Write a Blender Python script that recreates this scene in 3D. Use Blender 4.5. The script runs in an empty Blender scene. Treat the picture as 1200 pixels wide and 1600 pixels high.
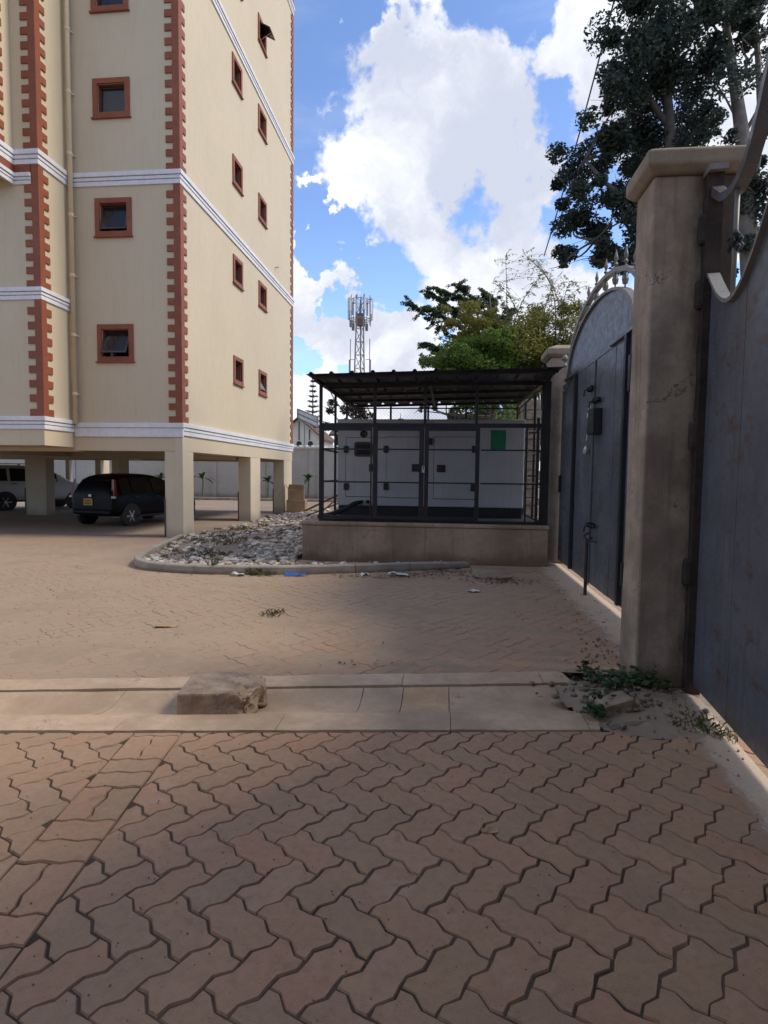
import bpy, math, random
import numpy as np
from mathutils import Vector, Matrix, noise as mnoise

random.seed(7)
R = math.radians
S = bpy.context.scene
COL = S.collection

# ------------------------------------------------------------------ camera
F_, U_, R_ = Vector((-.10239898, .99258769, -.06545317)), Vector((-.01855316, .06388188, .99778499)), Vector((.99457037, .10338653, .0118742))
CAM = Vector((0, 0, 1.6))
cd = bpy.data.cameras.new('camera'); cam = bpy.data.objects.new('camera', cd); COL.objects.link(cam)
cd.sensor_fit = 'HORIZONTAL'; cd.sensor_width = 36; cd.lens = 920 / 1200 * 36
cd.clip_start = .05; cd.clip_end = 4000
cam.matrix_world = Matrix(((R_.x, U_.x, -F_.x, CAM.x), (R_.y, U_.y, -F_.y, CAM.y), (R_.z, U_.z, -F_.z, CAM.z), (0, 0, 0, 1)))
S.camera = cam


def ray(u, v): return F_ + R_ * ((u - 600) / 920) - U_ * ((v - 800) / 920)
def at(u, v, Y):
    d = ray(u, v); return CAM + d * (Y / d.y)
def gz(u, v, z=0.):
    d = ray(u, v); return CAM + d * ((z - 1.6) / d.z)
def atx(u, v, X):
    d = ray(u, v); return CAM + d * (X / d.x)


# ------------------------------------------------------------------ sun, sky, exposure
SUN_EL, SUN_AZ = 47, 83          # azimuth clockwise from +Y towards +X
sl = bpy.data.lights.new('sun', 'SUN'); sl.energy = 1.1; sl.angle = R(15); sl.color = (1, .90, .74)
so = bpy.data.objects.new('sun', sl); COL.objects.link(so)
sd = Vector((math.sin(R(SUN_AZ)) * math.cos(R(SUN_EL)), math.cos(R(SUN_AZ)) * math.cos(R(SUN_EL)), math.sin(R(SUN_EL))))
so.rotation_euler = (-sd).to_track_quat('-Z', 'Y').to_euler()
S.view_settings.view_transform = 'Standard'; S.view_settings.look = 'None'
S.view_settings.exposure = 1.48; S.view_settings.gamma = 1
S.view_settings.use_curve_mapping = False

W = bpy.data.worlds.new('World'); S.world = W; W.use_nodes = True
nt = W.node_tree; nt.nodes.clear()


class NT:
    """small helper to write node trees"""
    def __init__(s, tree): s.t = tree
    def n(s, typ, ins=None, **kw):
        nd = s.t.nodes.new(typ)
        for k, v in kw.items(): setattr(nd, k, v)
        for k, v in (ins or {}).items():
            sk = nd.inputs[k]
            if isinstance(v, bpy.types.NodeSocket): s.t.links.new(v, sk)
            else: sk.default_value = v
        return nd
    def math(s, op, a, b=0., clamp=False):
        return s.n('ShaderNodeMath', {0: a, 1: b}, operation=op, use_clamp=clamp).outputs[0]
    def vmath(s, op, a, b=(0, 0, 0)):
        nd = s.n('ShaderNodeVectorMath', {0: a, 1: b}, operation=op)
        return nd.outputs['Value'] if op in ('DOT_PRODUCT', 'LENGTH', 'DISTANCE') else nd.outputs[0]
    def noise(s, vec, scale, detail=4., rough=.55, dist=0.):
        nd = s.n('ShaderNodeTexNoise', {'Scale': scale, 'Detail': detail, 'Roughness': rough, 'Distortion': dist})
        if vec is not None: s.t.links.new(vec, nd.inputs['Vector'])
        return nd
    def ramp(s, fac, a, b, lo=0., hi=1., smooth=True):
        nd = s.n('ShaderNodeMapRange', {0: fac, 1: a, 2: b, 3: lo, 4: hi})
        nd.interpolation_type = 'SMOOTHSTEP' if smooth else 'LINEAR'
        return nd.outputs[0]
    def mix(s, fac, a, b, mode='MIX'):
        nd = s.t.nodes.new('ShaderNodeMix'); nd.data_type = 'RGBA'; nd.blend_type = mode
        for k, v in ((0, fac), (6, a), (7, b)):
            if isinstance(v, bpy.types.NodeSocket): s.t.links.new(v, nd.inputs[k])
            else: nd.inputs[k].default_value = v if k == 0 else (tuple(v) + (1,))[:4]
        return nd.outputs[2]


g = NT(nt)
sky = g.n('ShaderNodeTexSky', sky_type='NISHITA', sun_disc=False, sun_elevation=R(SUN_EL), sun_rotation=R(SUN_AZ),
          altitude=1600, air_density=1.0, dust_density=.6, ozone_density=1.6)
tc = g.n('ShaderNodeTexCoord').outputs['Generated']
dirv = g.vmath('NORMALIZE', tc)
n1 = g.noise(dirv, 3.2, 9, .58)
n2 = g.noise(dirv, 9., 7, .6)
warp = g.vmath('ADD', g.vmath('SCALE', g.vmath('SUBTRACT', n1.outputs['Color'], (.5, .5, .5))), (0, 0, 0))
sc_ = g.n('ShaderNodeVectorMath', {0: g.vmath('SUBTRACT', n1.outputs['Color'], (.5, .5, .5))}, operation='SCALE'); sc_.inputs['Scale'].default_value = .20
sc2 = g.n('ShaderNodeVectorMath', {0: g.vmath('SUBTRACT', n2.outputs['Color'], (.5, .5, .5))}, operation='SCALE'); sc2.inputs['Scale'].default_value = .075
dw = g.vmath('ADD', g.vmath('ADD', dirv, sc_.outputs[0]), sc2.outputs[0])
BLOBS = [(745, 255, 140), (685, 285, 62), (840, 330, 130), (720, 170, 90), (725, 360, 110), (600, 470, 90), (830, 200, 110), (800, 440, 120), (930, 250, 130), (700, 430, 80), (945, 60, 95), (725, 400, 70), (770, 380, 80), (885, 210, 120), (760, 340, 140), (715, 400, 90), (815, 5, 60), (1010, 160, 130),
         (1130, 260, 150), (500, 450, 70), (560, 490, 90), (640, 500, 80), (480, 500, 60), (620, 455, 40), (730, 540, 110), (900, 520, 140), (470, 620, 50), (1130, 30, 120)]
dens = None
for (bu, bv, br) in BLOBS:
    d = ray(bu, bv).normalized(); a = br / 920
    dot = g.n('ShaderNodeVectorMath', {0: dw, 1: tuple(d)}, operation='DOT_PRODUCT').outputs['Value']
    v = g.ramp(dot, math.cos(a * 1.75), math.cos(a * .55))
    dens = v if dens is None else g.math('MAXIMUM', dens, v)
gen = g.ramp(g.noise(dw, 2.1, 3, .5).outputs[0], .47, .6)
fd = ray(700, 350).normalized()
inview = g.ramp(g.n('ShaderNodeVectorMath', {0: dirv, 1: tuple(fd)}, operation='DOT_PRODUCT').outputs['Value'], math.cos(R(52)), math.cos(R(38)))
dens = g.math('ADD', g.math('MULTIPLY', dens, inview), g.math('MULTIPLY', gen, g.math('SUBTRACT', 1., inview)))
mask = g.ramp(g.math('ADD', dens, g.math('MULTIPLY', g.math('SUBTRACT', n2.outputs[0], .5), .7)), .18, .72)
wisp = g.math('MULTIPLY', g.ramp(g.noise(g.vmath('MULTIPLY', dirv, (1, 1, 3.2)), 3.6, 6, .6).outputs[0], .5, .8), .18)
mask = g.math('MAXIMUM', mask, wisp)
shade = g.ramp(g.math('ADD', g.noise(dw, 5., 7, .58).outputs[0], g.math('MULTIPLY', dens, .05)), .40, .68)
cloud = g.mix(shade, (4.5, 4.55, 4.8), (2.75, 2.95, 3.5))
zc = g.n('ShaderNodeSeparateXYZ', {0: dirv}).outputs[2]
skyc = g.mix(g.ramp(zc, .0, .42), (2.6, 4.2, 6.6), sky.outputs[0])
skyc = g.mix(.55, skyc, g.mix(1., sky.outputs[0], (.92, 1.0, 1.22), 'MULTIPLY'))
bg = g.n('ShaderNodeBackground', {0: g.mix(mask, skyc, cloud), 1: .088})
nt.links.new(bg.outputs[0], g.n('ShaderNodeOutputWorld').inputs[0])


# ------------------------------------------------------------------ materials
def new_mat(name):
    m = bpy.data.materials.new(name); m.use_nodes = True; m.node_tree.nodes.clear()
    return m, NT(m.node_tree)


def finish(g, m, color, rough=.8, bump=None, bdist=.01, metal=0., spec=.5, extra=None):
    ins = {'Base Color': color, 'Roughness': rough, 'Metallic': metal, 'Specular IOR Level': spec}
    if extra: ins.update(extra)
    if not isinstance(color, bpy.types.NodeSocket): ins['Base Color'] = (tuple(color) + (1,))[:4]
    p = g.n('ShaderNodeBsdfPrincipled', ins)
    if bump is not None:
        b = g.n('ShaderNodeBump', {'Height': bump, 'Distance': bdist, 'Strength': 1.})
        m.node_tree.links.new(b.outputs[0], p.inputs['Normal'])
    o = g.n('ShaderNodeOutputMaterial'); m.node_tree.links.new(p.outputs[0], o.inputs[0])
    return m


def surf(name, base, var=.25, scale=3., rough=.8, bscale=60., bdist=.003, metal=0., spec=.4, tint=None, streak=0., rnd=0., base_dirt=None, mott=.35, wob=0., soot=None, crack=0., rusty=0.):
    """weathered surface: two noise layers in place, optional vertical streaks, per-object variation, dirt along the foot"""
    m, g = new_mat(name)
    pos = g.n('ShaderNodeNewGeometry').outputs['Position']
    a = g.noise(pos, scale, 6, .6).outputs[0]
    b = g.noise(pos, scale * 9, 4, .6).outputs[0]
    base = Vector(base)
    dark = tuple(base * (1 - var)); lite = tuple(base * (1 + var * .6))
    if tint is not None: lite = tuple(Vector(tint))
    c = g.mix(g.ramp(a, .3, .7), dark, lite)
    c = g.mix(g.math('MULTIPLY', g.ramp(b, .35, .7), mott), c, tuple(base * .72))
    if streak:
        st = g.noise(g.vmath('MULTIPLY', pos, (5, 5, .35)), 3., 5, .65).outputs[0]
        c = g.mix(g.math('MULTIPLY', g.ramp(st, .48, .74), streak), c, tuple(base * .35))
    if rnd:
        r = g.n('ShaderNodeObjectInfo').outputs['Random']
        c = g.mix(g.math('MULTIPLY', r, rnd), c, tuple(base * .45))
    if base_dirt is not None:
        z = g.n('ShaderNodeSeparateXYZ', {0: pos}).outputs[2]
        zz = g.math('ADD', z, g.math('MULTIPLY', g.math('SUBTRACT', a, .5), base_dirt[0] * 1.6))
        c = g.mix(g.ramp(zz, 0., base_dirt[0], base_dirt[2] if len(base_dirt) > 2 else .75, 0.), c, base_dirt[1])
    if rusty:
        ru = g.noise(g.vmath('MULTIPLY', pos, (1., 1.6, 3.2)), 2.6, 8, .72).outputs[0]
        c = g.mix(g.math('MULTIPLY', g.ramp(ru, .55, .67), rusty), c, (.085, .042, .024))
        sc = g.noise(g.vmath('MULTIPLY', pos, (1., 2., 26.)), 3.2, 3, .5).outputs[0]
        c = g.mix(g.math('MULTIPLY', g.ramp(sc, .70, .76), .35), c, tuple(base * 2.2))
    if soot:
        xx = g.n('ShaderNodeSeparateXYZ', {0: pos}).outputs[0]
        c = g.mix(g.math('MULTIPLY', g.ramp(g.math('ADD', xx, g.math('MULTIPLY', g.math('SUBTRACT', g.noise(g.vmath('MULTIPLY', pos, (1, 1, .4)), 5., 6, .7).outputs[0], .5), .5)), soot[0], soot[1]), .82), c, (.035, .024, .018))
    if crack:
        v = g.n('ShaderNodeTexVoronoi', {'Vector': g.vmath('ADD', pos, g.vmath('MULTIPLY', g.noise(pos, 4., 5, .7).outputs['Color'], (.5, .5, .5))), 'Scale': crack}, feature='DISTANCE_TO_EDGE')
        c = g.mix(g.math('MULTIPLY', g.ramp(v.outputs['Distance'], .0, .012, 1., 0.), g.ramp(a, .5, .62)), c, tuple(base * .3))
    hb = g.noise(pos, bscale, 5, .65).outputs[0]
    if wob: hb = g.math('ADD', hb, g.math('MULTIPLY', g.noise(pos, 1.7, 3, .5).outputs[0], wob))
    rr = g.ramp(b, .3, .7, max(0., rough - .12), min(1., rough + .1))
    return finish(g, m, c, rr, hb, bdist, metal, spec)


def plain(name, base, rough=.5, metal=0., spec=.5): 
    m, g = new_mat(name)
    pos = g.n('ShaderNodeNewGeometry').outputs['Position']
    a = g.noise(pos, 7., 5, .6).outputs[0]
    b = Vector(base)
    return finish(g, m, g.mix(g.ramp(a, .3, .7), tuple(b * .85), tuple(b * 1.1)), g.ramp(a, .3, .7, max(.02, rough - .06), rough + .06), None, .01, metal, spec)


def flatp(name, base, rough, metal=0., spec=.5):
    m, g = new_mat(name)
    pos = g.n('ShaderNodeNewGeometry').outputs['Position']
    a = g.noise(pos, 1.3, 3, .5).outputs[0]
    return finish(g, m, base, g.ramp(a, .3, .7, rough, rough + .12), None, .01, metal, spec)


def leafmat(name, cols, trans=.25):
    m, g = new_mat(name)
    geo = g.n('ShaderNodeNewGeometry')
    r = geo.outputs['Random Per Island']
    a = g.noise(geo.outputs['Position'], .9, 3, .5).outputs[0]
    c = g.mix(g.ramp(a, .35, .65), cols[0], cols[1])
    c = g.mix(g.ramp(r, .55, 1.), c, cols[2])
    p = g.n('ShaderNodeBsdfPrincipled', {'Base Color': c, 'Roughness': .55, 'Specular IOR Level': .35})
    t = g.n('ShaderNodeBsdfTranslucent', {0: c})
    mx = g.n('ShaderNodeMixShader', {0: trans, 1: p.outputs[0], 2: t.outputs[0]})
    m.node_tree.links.new(mx.outputs[0], g.n('ShaderNodeOutputMaterial').inputs[0])
    return m


def paver_material():
    m, g = new_mat('paver_concrete')
    geo = g.n('ShaderNodeNewGeometry'); pos = geo.outputs['Position']
    r = g.math('FRACT', g.math('ADD', geo.outputs['Random Per Island'], g.math('MULTIPLY', g.n('ShaderNodeObjectInfo').outputs['Random'], 7.31)))
    cr = g.n('ShaderNodeValToRGB', {0: r}); e = cr.color_ramp
    for i, (p, c) in enumerate([(0, (0.339, 0.220, 0.131)), (.3, (0.385, 0.236, 0.137)), (.5, (0.415, 0.230, 0.136)), (.7, (0.363, 0.236, 0.143)), (.85, (0.445, 0.230, 0.136)), (1, (0.431, 0.266, 0.160))]):
        el = e.elements[i] if i < 2 else e.elements.new(p)
        el.position = p; el.color = c + (1,)
    e.elements[1].position = .3
    a = g.noise(pos, 2.2, 5, .6).outputs[0]; b = g.noise(pos, 24., 6, .7).outputs[0]; c3 = g.noise(pos, 190., 4, .7).outputs[0]
    c = g.mix(g.math('MULTIPLY', g.ramp(a, .36, .66), .40), cr.outputs[0], (0.492, 0.296, 0.167))
    c = g.mix(g.math('MULTIPLY', g.ramp(b, .4, .75), .42), c, (0.242, 0.140, 0.079))
    c = g.mix(g.math('MULTIPLY', g.ramp(c3, .42, .72), .5), c, (0.544, 0.348, 0.211))
    stain = g.noise(pos, 7.5, 3, .5).outputs[0]
    c = g.mix(g.math('MULTIPLY', g.ramp(stain, .64, .76), .35), c, (0.167, 0.101, 0.070))
    pb = g.noise(pos, 3.1, 7, .7).outputs[0]
    c = g.mix(g.math('MULTIPLY', g.ramp(pb, .56, .68), .45), c, (0.493, 0.347, 0.236))
    ck = g.n('ShaderNodeTexVoronoi', {'Vector': pos, 'Scale': 55.}).outputs['Distance']
    c = g.mix(g.math('MULTIPLY', g.ramp(ck, .06, .14, 1., 0.), g.ramp(b, .52, .6)), c, (0.105, 0.067, 0.045))
    # blown dust lies thicker further into the yard
    y = g.n('ShaderNodeSeparateXYZ', {0: pos})
    d = g.math('MULTIPLY', g.ramp(g.math('SUBTRACT', y.outputs[1], g.math('MULTIPLY', y.outputs[0], .8)), 3.0, 8.), g.ramp(g.noise(pos, 1.4, 6, .65).outputs[0], .08, .52))
    c = g.mix(g.math('MULTIPLY', d, .92), c, (.365, .265, .182))
    h = g.math('ADD', g.math('MULTIPLY', c3, .5), g.noise(pos, 420., 3, .7).outputs[0])
    return finish(g, m, c, g.ramp(b, .3, .7, .72, .92), h, .0022, 0, .35)


def sand_material(name, ca, cb, cc, scale=1.):
    m, g = new_mat(name)
    pos = g.n('ShaderNodeNewGeometry').outputs['Position']
    a = g.noise(pos, .8 * scale, 6, .62).outputs[0]; b = g.noise(pos, 9. * scale, 6, .7).outputs[0]; c3 = g.noise(pos, 130., 4, .75).outputs[0]
    c = g.mix(g.ramp(a, .32, .68), ca, cb)
    c = g.mix(g.math('MULTIPLY', g.ramp(b, .45, .75), .5), c, cc)
    c = g.mix(g.math('MULTIPLY', g.ramp(c3, .5, .75), .35), c, tuple(Vector(cb) * 1.25))
    return finish(g, m, c, .93, g.math('ADD', b, g.math('MULTIPLY', c3, .5)), .006, 0, .2)


M = {}
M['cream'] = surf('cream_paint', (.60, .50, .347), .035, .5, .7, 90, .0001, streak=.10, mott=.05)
M['cream_low'] = surf('cream_paint_columns', (.62, .525, .375), .05, .9, .75, 90, .0004, mott=.1, base_dirt=(.35, (.33, .27, .2), .7))
M['brown'] = surf('red_brown_paint', (.27, .078, .036), .14, 2., .6, 80, .0015)
M['white'] = surf('white_moulding_paint', (.74, .73, .74), .07, 1.6, .6, 80, .001, streak=.12)
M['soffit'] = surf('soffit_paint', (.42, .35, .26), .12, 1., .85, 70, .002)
M['glass'] = plain('dark_window_glass', (.018, .02, .024), .12)
M['winmetal'] = plain('window_metal', (.05, .035, .03), .45)
M['pipe'] = surf('cream_pipe_paint', (.66, .54, .36), .05, 3., .45, 60, .0005)
M['pave'] = paver_material()
M['joint'] = sand_material('joint_sand', (.05, .036, .026), (.16, .112, .075), (.03, .022, .017), 2.)
M['dust'] = sand_material('yard_dust', (.33, .235, .160), (.39, .285, .195), (.26, .185, .124), 1.5)
M['earth'] = sand_material('earth', (0.264, 0.204, 0.144), (0.360, 0.282, 0.204), (0.180, 0.138, 0.102))
M['floor'] = sand_material('car_park_paving', (.29, .22, .16), (.35, .27, .20), (.23, .17, .125), .7)
M['conc'] = surf('drain_concrete', (.54, .38, .245), .3, 1.5, .9, 45, .005, tint=(.62, .45, .30), rnd=.12, crack=1.1)
M['conc2'] = surf('patched_concrete', (.56, .365, .21), .2, 3., .88, 45, .005)
M['kerb'] = surf('kerb_concrete', (.36, .31, .25), .2, 3., .88, 50, .004, rnd=.15, base_dirt=(.07, (.17, .12, .085), .8))
M['plinth'] = surf('plinth_plaster', (.36, .255, .165), .28, 1.6, .88, 40, .004, tint=(.43, .32, .215), streak=.4, crack=.9, base_dirt=(.26, (.15, .092, .06), .8))
M['pillar'] = surf('pillar_plaster', (.355, .282, .21), .3, 3.4, .88, 55, .004, tint=(.41, .33, .25), streak=.4, crack=1.3, base_dirt=(.5, (.18, .125, .088), .7))
M['pillarsoot'] = surf('sooty_pillar_plaster', (.355, .282, .21), .32, 3.4, .88, 55, .004, tint=(.41, .33, .25), streak=.5, base_dirt=(.5, (.18, .125, .088), .7), soot=(1.66, 1.92), crack=1.3)
M['capc'] = surf('cap_concrete', (.31, .25, .18), .18, 4., .88, 50, .003, streak=.25)
M['gate'] = surf('grey_blue_gate_paint', (.108, .116, .138), .25, 1.6, .42, 25, .0006, metal=0., spec=.5, streak=.4, base_dirt=(.35, (.13, .095, .07), .65), wob=22., rusty=.75)
M['gatebar'] = surf('dark_gate_steel', (.022, .024, .030), .3, 4., .5, 60, .001)
M['gatelight'] = surf('pale_gate_edge_paint', (.22, .21, .195), .2, 5., .55, 60, .001)
M['rust'] = surf('sooty_rust', (.045, .03, .024), .5, 8., .8, 60, .006)
M['silver'] = plain('silver_paint', (.55, .55, .54), .35, .6)
M['cage'] = surf('black_cage_steel', (.022, .021, .024), .3, 6., .5, 60, .0008)
M['roofsheet'] = surf('black_roof_sheet', (.030, .031, .037), .3, 2., .5, 60, .0008)
M['genset'] = surf('grey_white_generator_paint', (.43, .425, .42), .07, 2., .45, 60, .0005, streak=.2, mott=.12)
M['black'] = plain('black_plastic', (.02, .019, .019), .5)
M['green'] = plain('green_sticker', (.012, .19, .085), .45)
M['spear'] = plain('grey_spear_paint', (.17, .165, .155), .5)
M['stone'] = surf('rough_stone', (.30, .24, .18), .4, 7., .92, 20, .02)
M['boundary'] = surf('grey_boundary_render', (.47, .455, .43), .1, .9, .88, 40, .003, streak=.2, base_dirt=(.4, (.25, .18, .13), .85))
M['tin'] = surf('grey_tin_sheet', (.36, .37, .36), .15, 2., .5, 40, .001)
M['carblue'] = flatp('dark_blue_car_paint', (.003, .0035, .006), .35, 0, .18)
M['carsilver'] = flatp('silver_car_paint', (.56, .56, .53), .3, .2, .6)
M['tyre'] = plain('tyre_rubber', (.018, .017, .016), .85)
M['alloy'] = flatp('wheel_alloy', (.78, .78, .77), .35, .1)
M['carglass'] = plain('car_glass', (.012, .013, .015), .06)
M['redlamp'] = plain('red_lamp', (.20, .010, .012), .2)
M['plate'] = plain('yellow_number_plate', (.62, .34, .03), .5)
M['clear'] = plain('clear_lamp', (.6, .6, .6), .15)
M['card'] = surf('cardboard', (.42, .27, .15), .2, 4., .85, 30, .002)
M['wood'] = surf('weathered_wood', (.26, .16, .10), .35, 6., .85, 40, .003, rnd=.5)
M['block'] = surf('quarry_stone', (.34, .25, .175), .35, 9., .92, 45, .012, tint=(.42, .315, .225))
M['blockside'] = surf('quarry_stone_dark_side', (.17, .122, .088), .4, 11., .95, 30, .02)
M['paper'] = plain('white_paper_litter', (.68, .66, .63), .8)
M['blue'] = plain('blue_plastic_bag', (.03, .13, .42), .4)
M['leaflitter'] = surf('dry_leaf_litter', (.12, .07, .04), .5, 30., .9, 60, .002, rnd=.8)
M['bark'] = surf('bark', (.12, .10, .085), .4, 4., .9, 20, .02)
M['barkpale'] = surf('pale_bark', (.24, .21, .18), .3, 4., .9, 20, .01)
M['leafdark'] = leafmat('dark_tree_leaves', [(.032, .052, .046), (.046, .070, .058), (.075, .10, .072)], .3)
M['leafblue'] = leafmat('blue_green_leaves', [(.038, .085, .060), (.07, .115, .055), (.15, .17, .05)], .4)
M['leafolive'] = leafmat('olive_leaves', [(.15, .17, .035), (.21, .21, .045), (.27, .24, .065)], .45)
M['leafgreen'] = leafmat('bright_green_leaves', [(.09, .18, .033), (.13, .22, .042), (.18, .24, .055)], .45)
M['leafbrown'] = leafmat('brown_dark_leaves', [(.035, .028, .02), (.05, .04, .028), (.075, .058, .04)], .2)
M['weed'] = leafmat('weed_leaves', [(.022, .058, .018), (.035, .08, .022), (.06, .095, .03)], .25)
M['drygrass'] = leafmat('dry_grass', [(.14, .11, .045), (.10, .12, .04), (.22, .18, .09)], .25)
M['steelfar'] = plain('galvanised_mast_steel', (.22, .21, .22), .5)
M['mastpanel'] = plain('white_antenna_panel', (.62, .62, .62), .5)
M['mastbox'] = plain('rust_red_mast_box', (.20, .12, .10), .7)
M['housewall'] = surf('white_gable_wall', (.70, .67, .58), .05, 1., .85, 30, .002)
M['roofbrown'] = surf('brown_roof_tiles', (.13, .075, .05), .25, 2., .85, 30, .004)
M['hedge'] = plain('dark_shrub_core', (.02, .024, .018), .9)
M['cable'] = plain('black_cable', (.02, .02, .02), .6)


def pebble_material():
    m, g = new_mat('rubble_stone')
    geo = g.n('ShaderNodeNewGeometry'); r = geo.outputs['Random Per Island']
    cr = g.n('ShaderNodeValToRGB', {0: r}); e = cr.color_ramp
    cs = [(0, (.12, .085, .058)), (.25, (.32, .26, .195)), (.5, (.48, .42, .34)), (.75, (.62, .56, .47)), (1, (.74, .68, .59))]
    for i, (p, c) in enumerate(cs):
        el = e.elements[i] if i < 2 else e.elements.new(p)
        el.position = p; el.color = c + (1,)
    b = g.noise(geo.outputs['Position'], 40., 5, .6).outputs[0]
    c = g.mix(g.math('MULTIPLY', g.ramp(b, .4, .7), .45), cr.outputs[0], (.19, .14, .10))
    return finish(g, m, c, .9, b, .006, 0, .2)


M['rubble'] = pebble_material()
M['pebble'] = surf('dusty_pebble', (.22, .175, .13), .35, 30., .92, 60, .002)


# ------------------------------------------------------------------ mesh helpers
class MB:
    def __init__(s): s.v = []; s.f = []; s.mi = []
    def add(s, vs, fs, mi=0):
        o = len(s.v); s.v.extend([tuple(p) for p in vs]); s.f.extend([tuple(i + o for i in f) for f in fs]); s.mi.extend([mi] * len(fs)); return s
    def box(s, x0, x1, y0, y1, z0, z1, mi=0):
        return s.add([(x0, y0, z0), (x1, y0, z0), (x1, y1, z0), (x0, y1, z0), (x0, y0, z1), (x1, y0, z1), (x1, y1, z1), (x0, y1, z1)],
                     [(3, 2, 1, 0), (4, 5, 6, 7), (0, 1, 5, 4), (1, 2, 6, 5), (2, 3, 7, 6), (3, 0, 4, 7)], mi)
    def obox(s, c, ax, ay, az, mi=0):
        """box from centre and three half vectors"""
        c, ax, ay, az = Vector(c), Vector(ax), Vector(ay), Vector(az)
        vs = [c + ax * i + ay * j + az * k for k in (-1, 1) for i, j in ((-1, -1), (1, -1), (1, 1), (-1, 1))]
        return s.add(vs, [(3, 2, 1, 0), (4, 5, 6, 7), (0, 1, 5, 4), (1, 2, 6, 5), (2, 3, 7, 6), (3, 0, 4, 7)], mi)
    def quad(s, a, b, c, d, mi=0): return s.add([a, b, c, d], [(0, 1, 2, 3)], mi)
    def tube(s, pts, r, n=8, cap=True, mi=0):
        pts = [Vector(p) for p in pts]; rs = r if isinstance(r, (list, tuple)) else [r] * len(pts)
        rings = []; prev = None
        for i, p in enumerate(pts):
            t = (pts[min(i + 1, len(pts) - 1)] - pts[max(i - 1, 0)]).normalized()
            if prev is None:
                a = t.cross(Vector((0, 0, 1)));
                if a.length < .05: a = t.cross(Vector((1, 0, 0)))
            else: a = prev - t * prev.dot(t)
            a.normalize(); prev = a; b = t.cross(a)
            rings.append([p + (a * math.cos(2 * math.pi * k / n) + b * math.sin(2 * math.pi * k / n)) * rs[i] for k in range(n)])
        vs = [q for rg in rings for q in rg]; fs = []
        for i in range(len(pts) - 1):
            for k in range(n):
                fs.append((i * n + k, i * n + (k + 1) % n, (i + 1) * n + (k + 1) % n, (i + 1) * n + k))
        if cap: fs += [tuple(range(n))[::-1], tuple((len(pts) - 1) * n + k for k in range(n))]
        return s.add(vs, fs, mi)
    def bar(s, p0, p1, w, h, up=(0, 0, 1), mi=0):
        p0, p1 = Vector(p0), Vector(p1); t = (p1 - p0); L = t.length; t.normalize()
        a = t.cross(Vector(up))
        if a.length < .01: a = t.cross(Vector((1, 0, 0)))
        a.normalize(); b = a.cross(t)
        return s.obox((p0 + p1) / 2, t * L / 2, a * w / 2, b * h / 2, mi)
    def prism(s, poly, ext, mi=0):
        """closed polygon of 3D points pushed along ext"""
        n = len(poly); e = Vector(ext); a = [Vector(p) for p in poly]
        return s.add(a + [p + e for p in a], [tuple(range(n))[::-1], tuple(range(n, 2 * n))] + [(i, (i + 1) % n, n + (i + 1) % n, n + i) for i in range(n)], mi)
    def lathe(s, prof, c, n=14, axis=(0, 0, 1), mi=0):
        ax = Vector(axis).normalized(); a = ax.orthogonal().normalized(); b = ax.cross(a); c = Vector(c)
        vs = []; fs = []
        for (r, h) in prof: vs += [c + ax * h + (a * math.cos(2 * math.pi * k / n) + b * math.sin(2 * math.pi * k / n)) * r for k in range(n)]
        for i in range(len(prof) - 1):
            for k in range(n): fs.append((i * n + k, i * n + (k + 1) % n, (i + 1) * n + (k + 1) % n, (i + 1) * n + k))
        fs += [tuple(range(n))[::-1], tuple((len(prof) - 1) * n + k for k in range(n))]
        return s.add(vs, fs, mi)
    def mesh(s, name, mats, off=(0, 0, 0), smooth=False):
        me = bpy.data.meshes.new(name); o = Vector(off)
        me.from_pydata([(p[0] - o.x, p[1] - o.y, p[2] - o.z) for p in s.v], [], s.f)
        for m in (mats if isinstance(mats, (list, tuple)) else [mats]): me.materials.append(m)
        if any(s.mi): me.polygons.foreach_set('material_index', s.mi)
        if smooth: me.polygons.foreach_set('use_smooth', [True] * len(s.f))
        me.update(); return me


def props(o, label=None, cat=None, group=None, kind=None):
    for k, v in (('label', label), ('category', cat), ('group', group), ('kind', kind)):
        if v: o[k] = v
    return o


def base_of(o):
    p = Vector((0, 0, 0))
    while o is not None: p += o.location; o = o.parent
    return p


def obj(mb, name, mat, parent=None, local=False, smooth=False, bev=0., seg=2, **kw):
    """one mesh object; world-space vertices become local to the parent unless local"""
    off = Vector((0, 0, 0)) if (local or parent is None) else base_of(parent)
    o = bpy.data.objects.new(name, mb.mesh(name, mat, off, smooth)); COL.objects.link(o)
    if parent is not None: o.parent = parent
    if bev:
        b = o.modifiers.new('bevel', 'BEVEL'); b.width = bev; b.segments = seg; b.limit_method = 'ANGLE'; b.angle_limit = R(35)
    return props(o, **kw)


def inst(me, name, loc, parent=None, rot=(0, 0, 0), **kw):
    o = bpy.data.objects.new(name, me); COL.objects.link(o)
    o.location = Vector(loc) - (base_of(parent) if parent is not None else Vector((0, 0, 0)))
    o.rotation_euler = rot
    if parent is not None: o.parent = parent
    return props(o, **kw)


def thing(name, label, cat, loc=(0, 0, 0), rz=0., group=None):
    o = bpy.data.objects.new(name, None); COL.objects.link(o); o.empty_display_size = .2
    o.location = loc; o.rotation_euler = (0, 0, rz)
    return props(o, label, cat, group)


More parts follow.
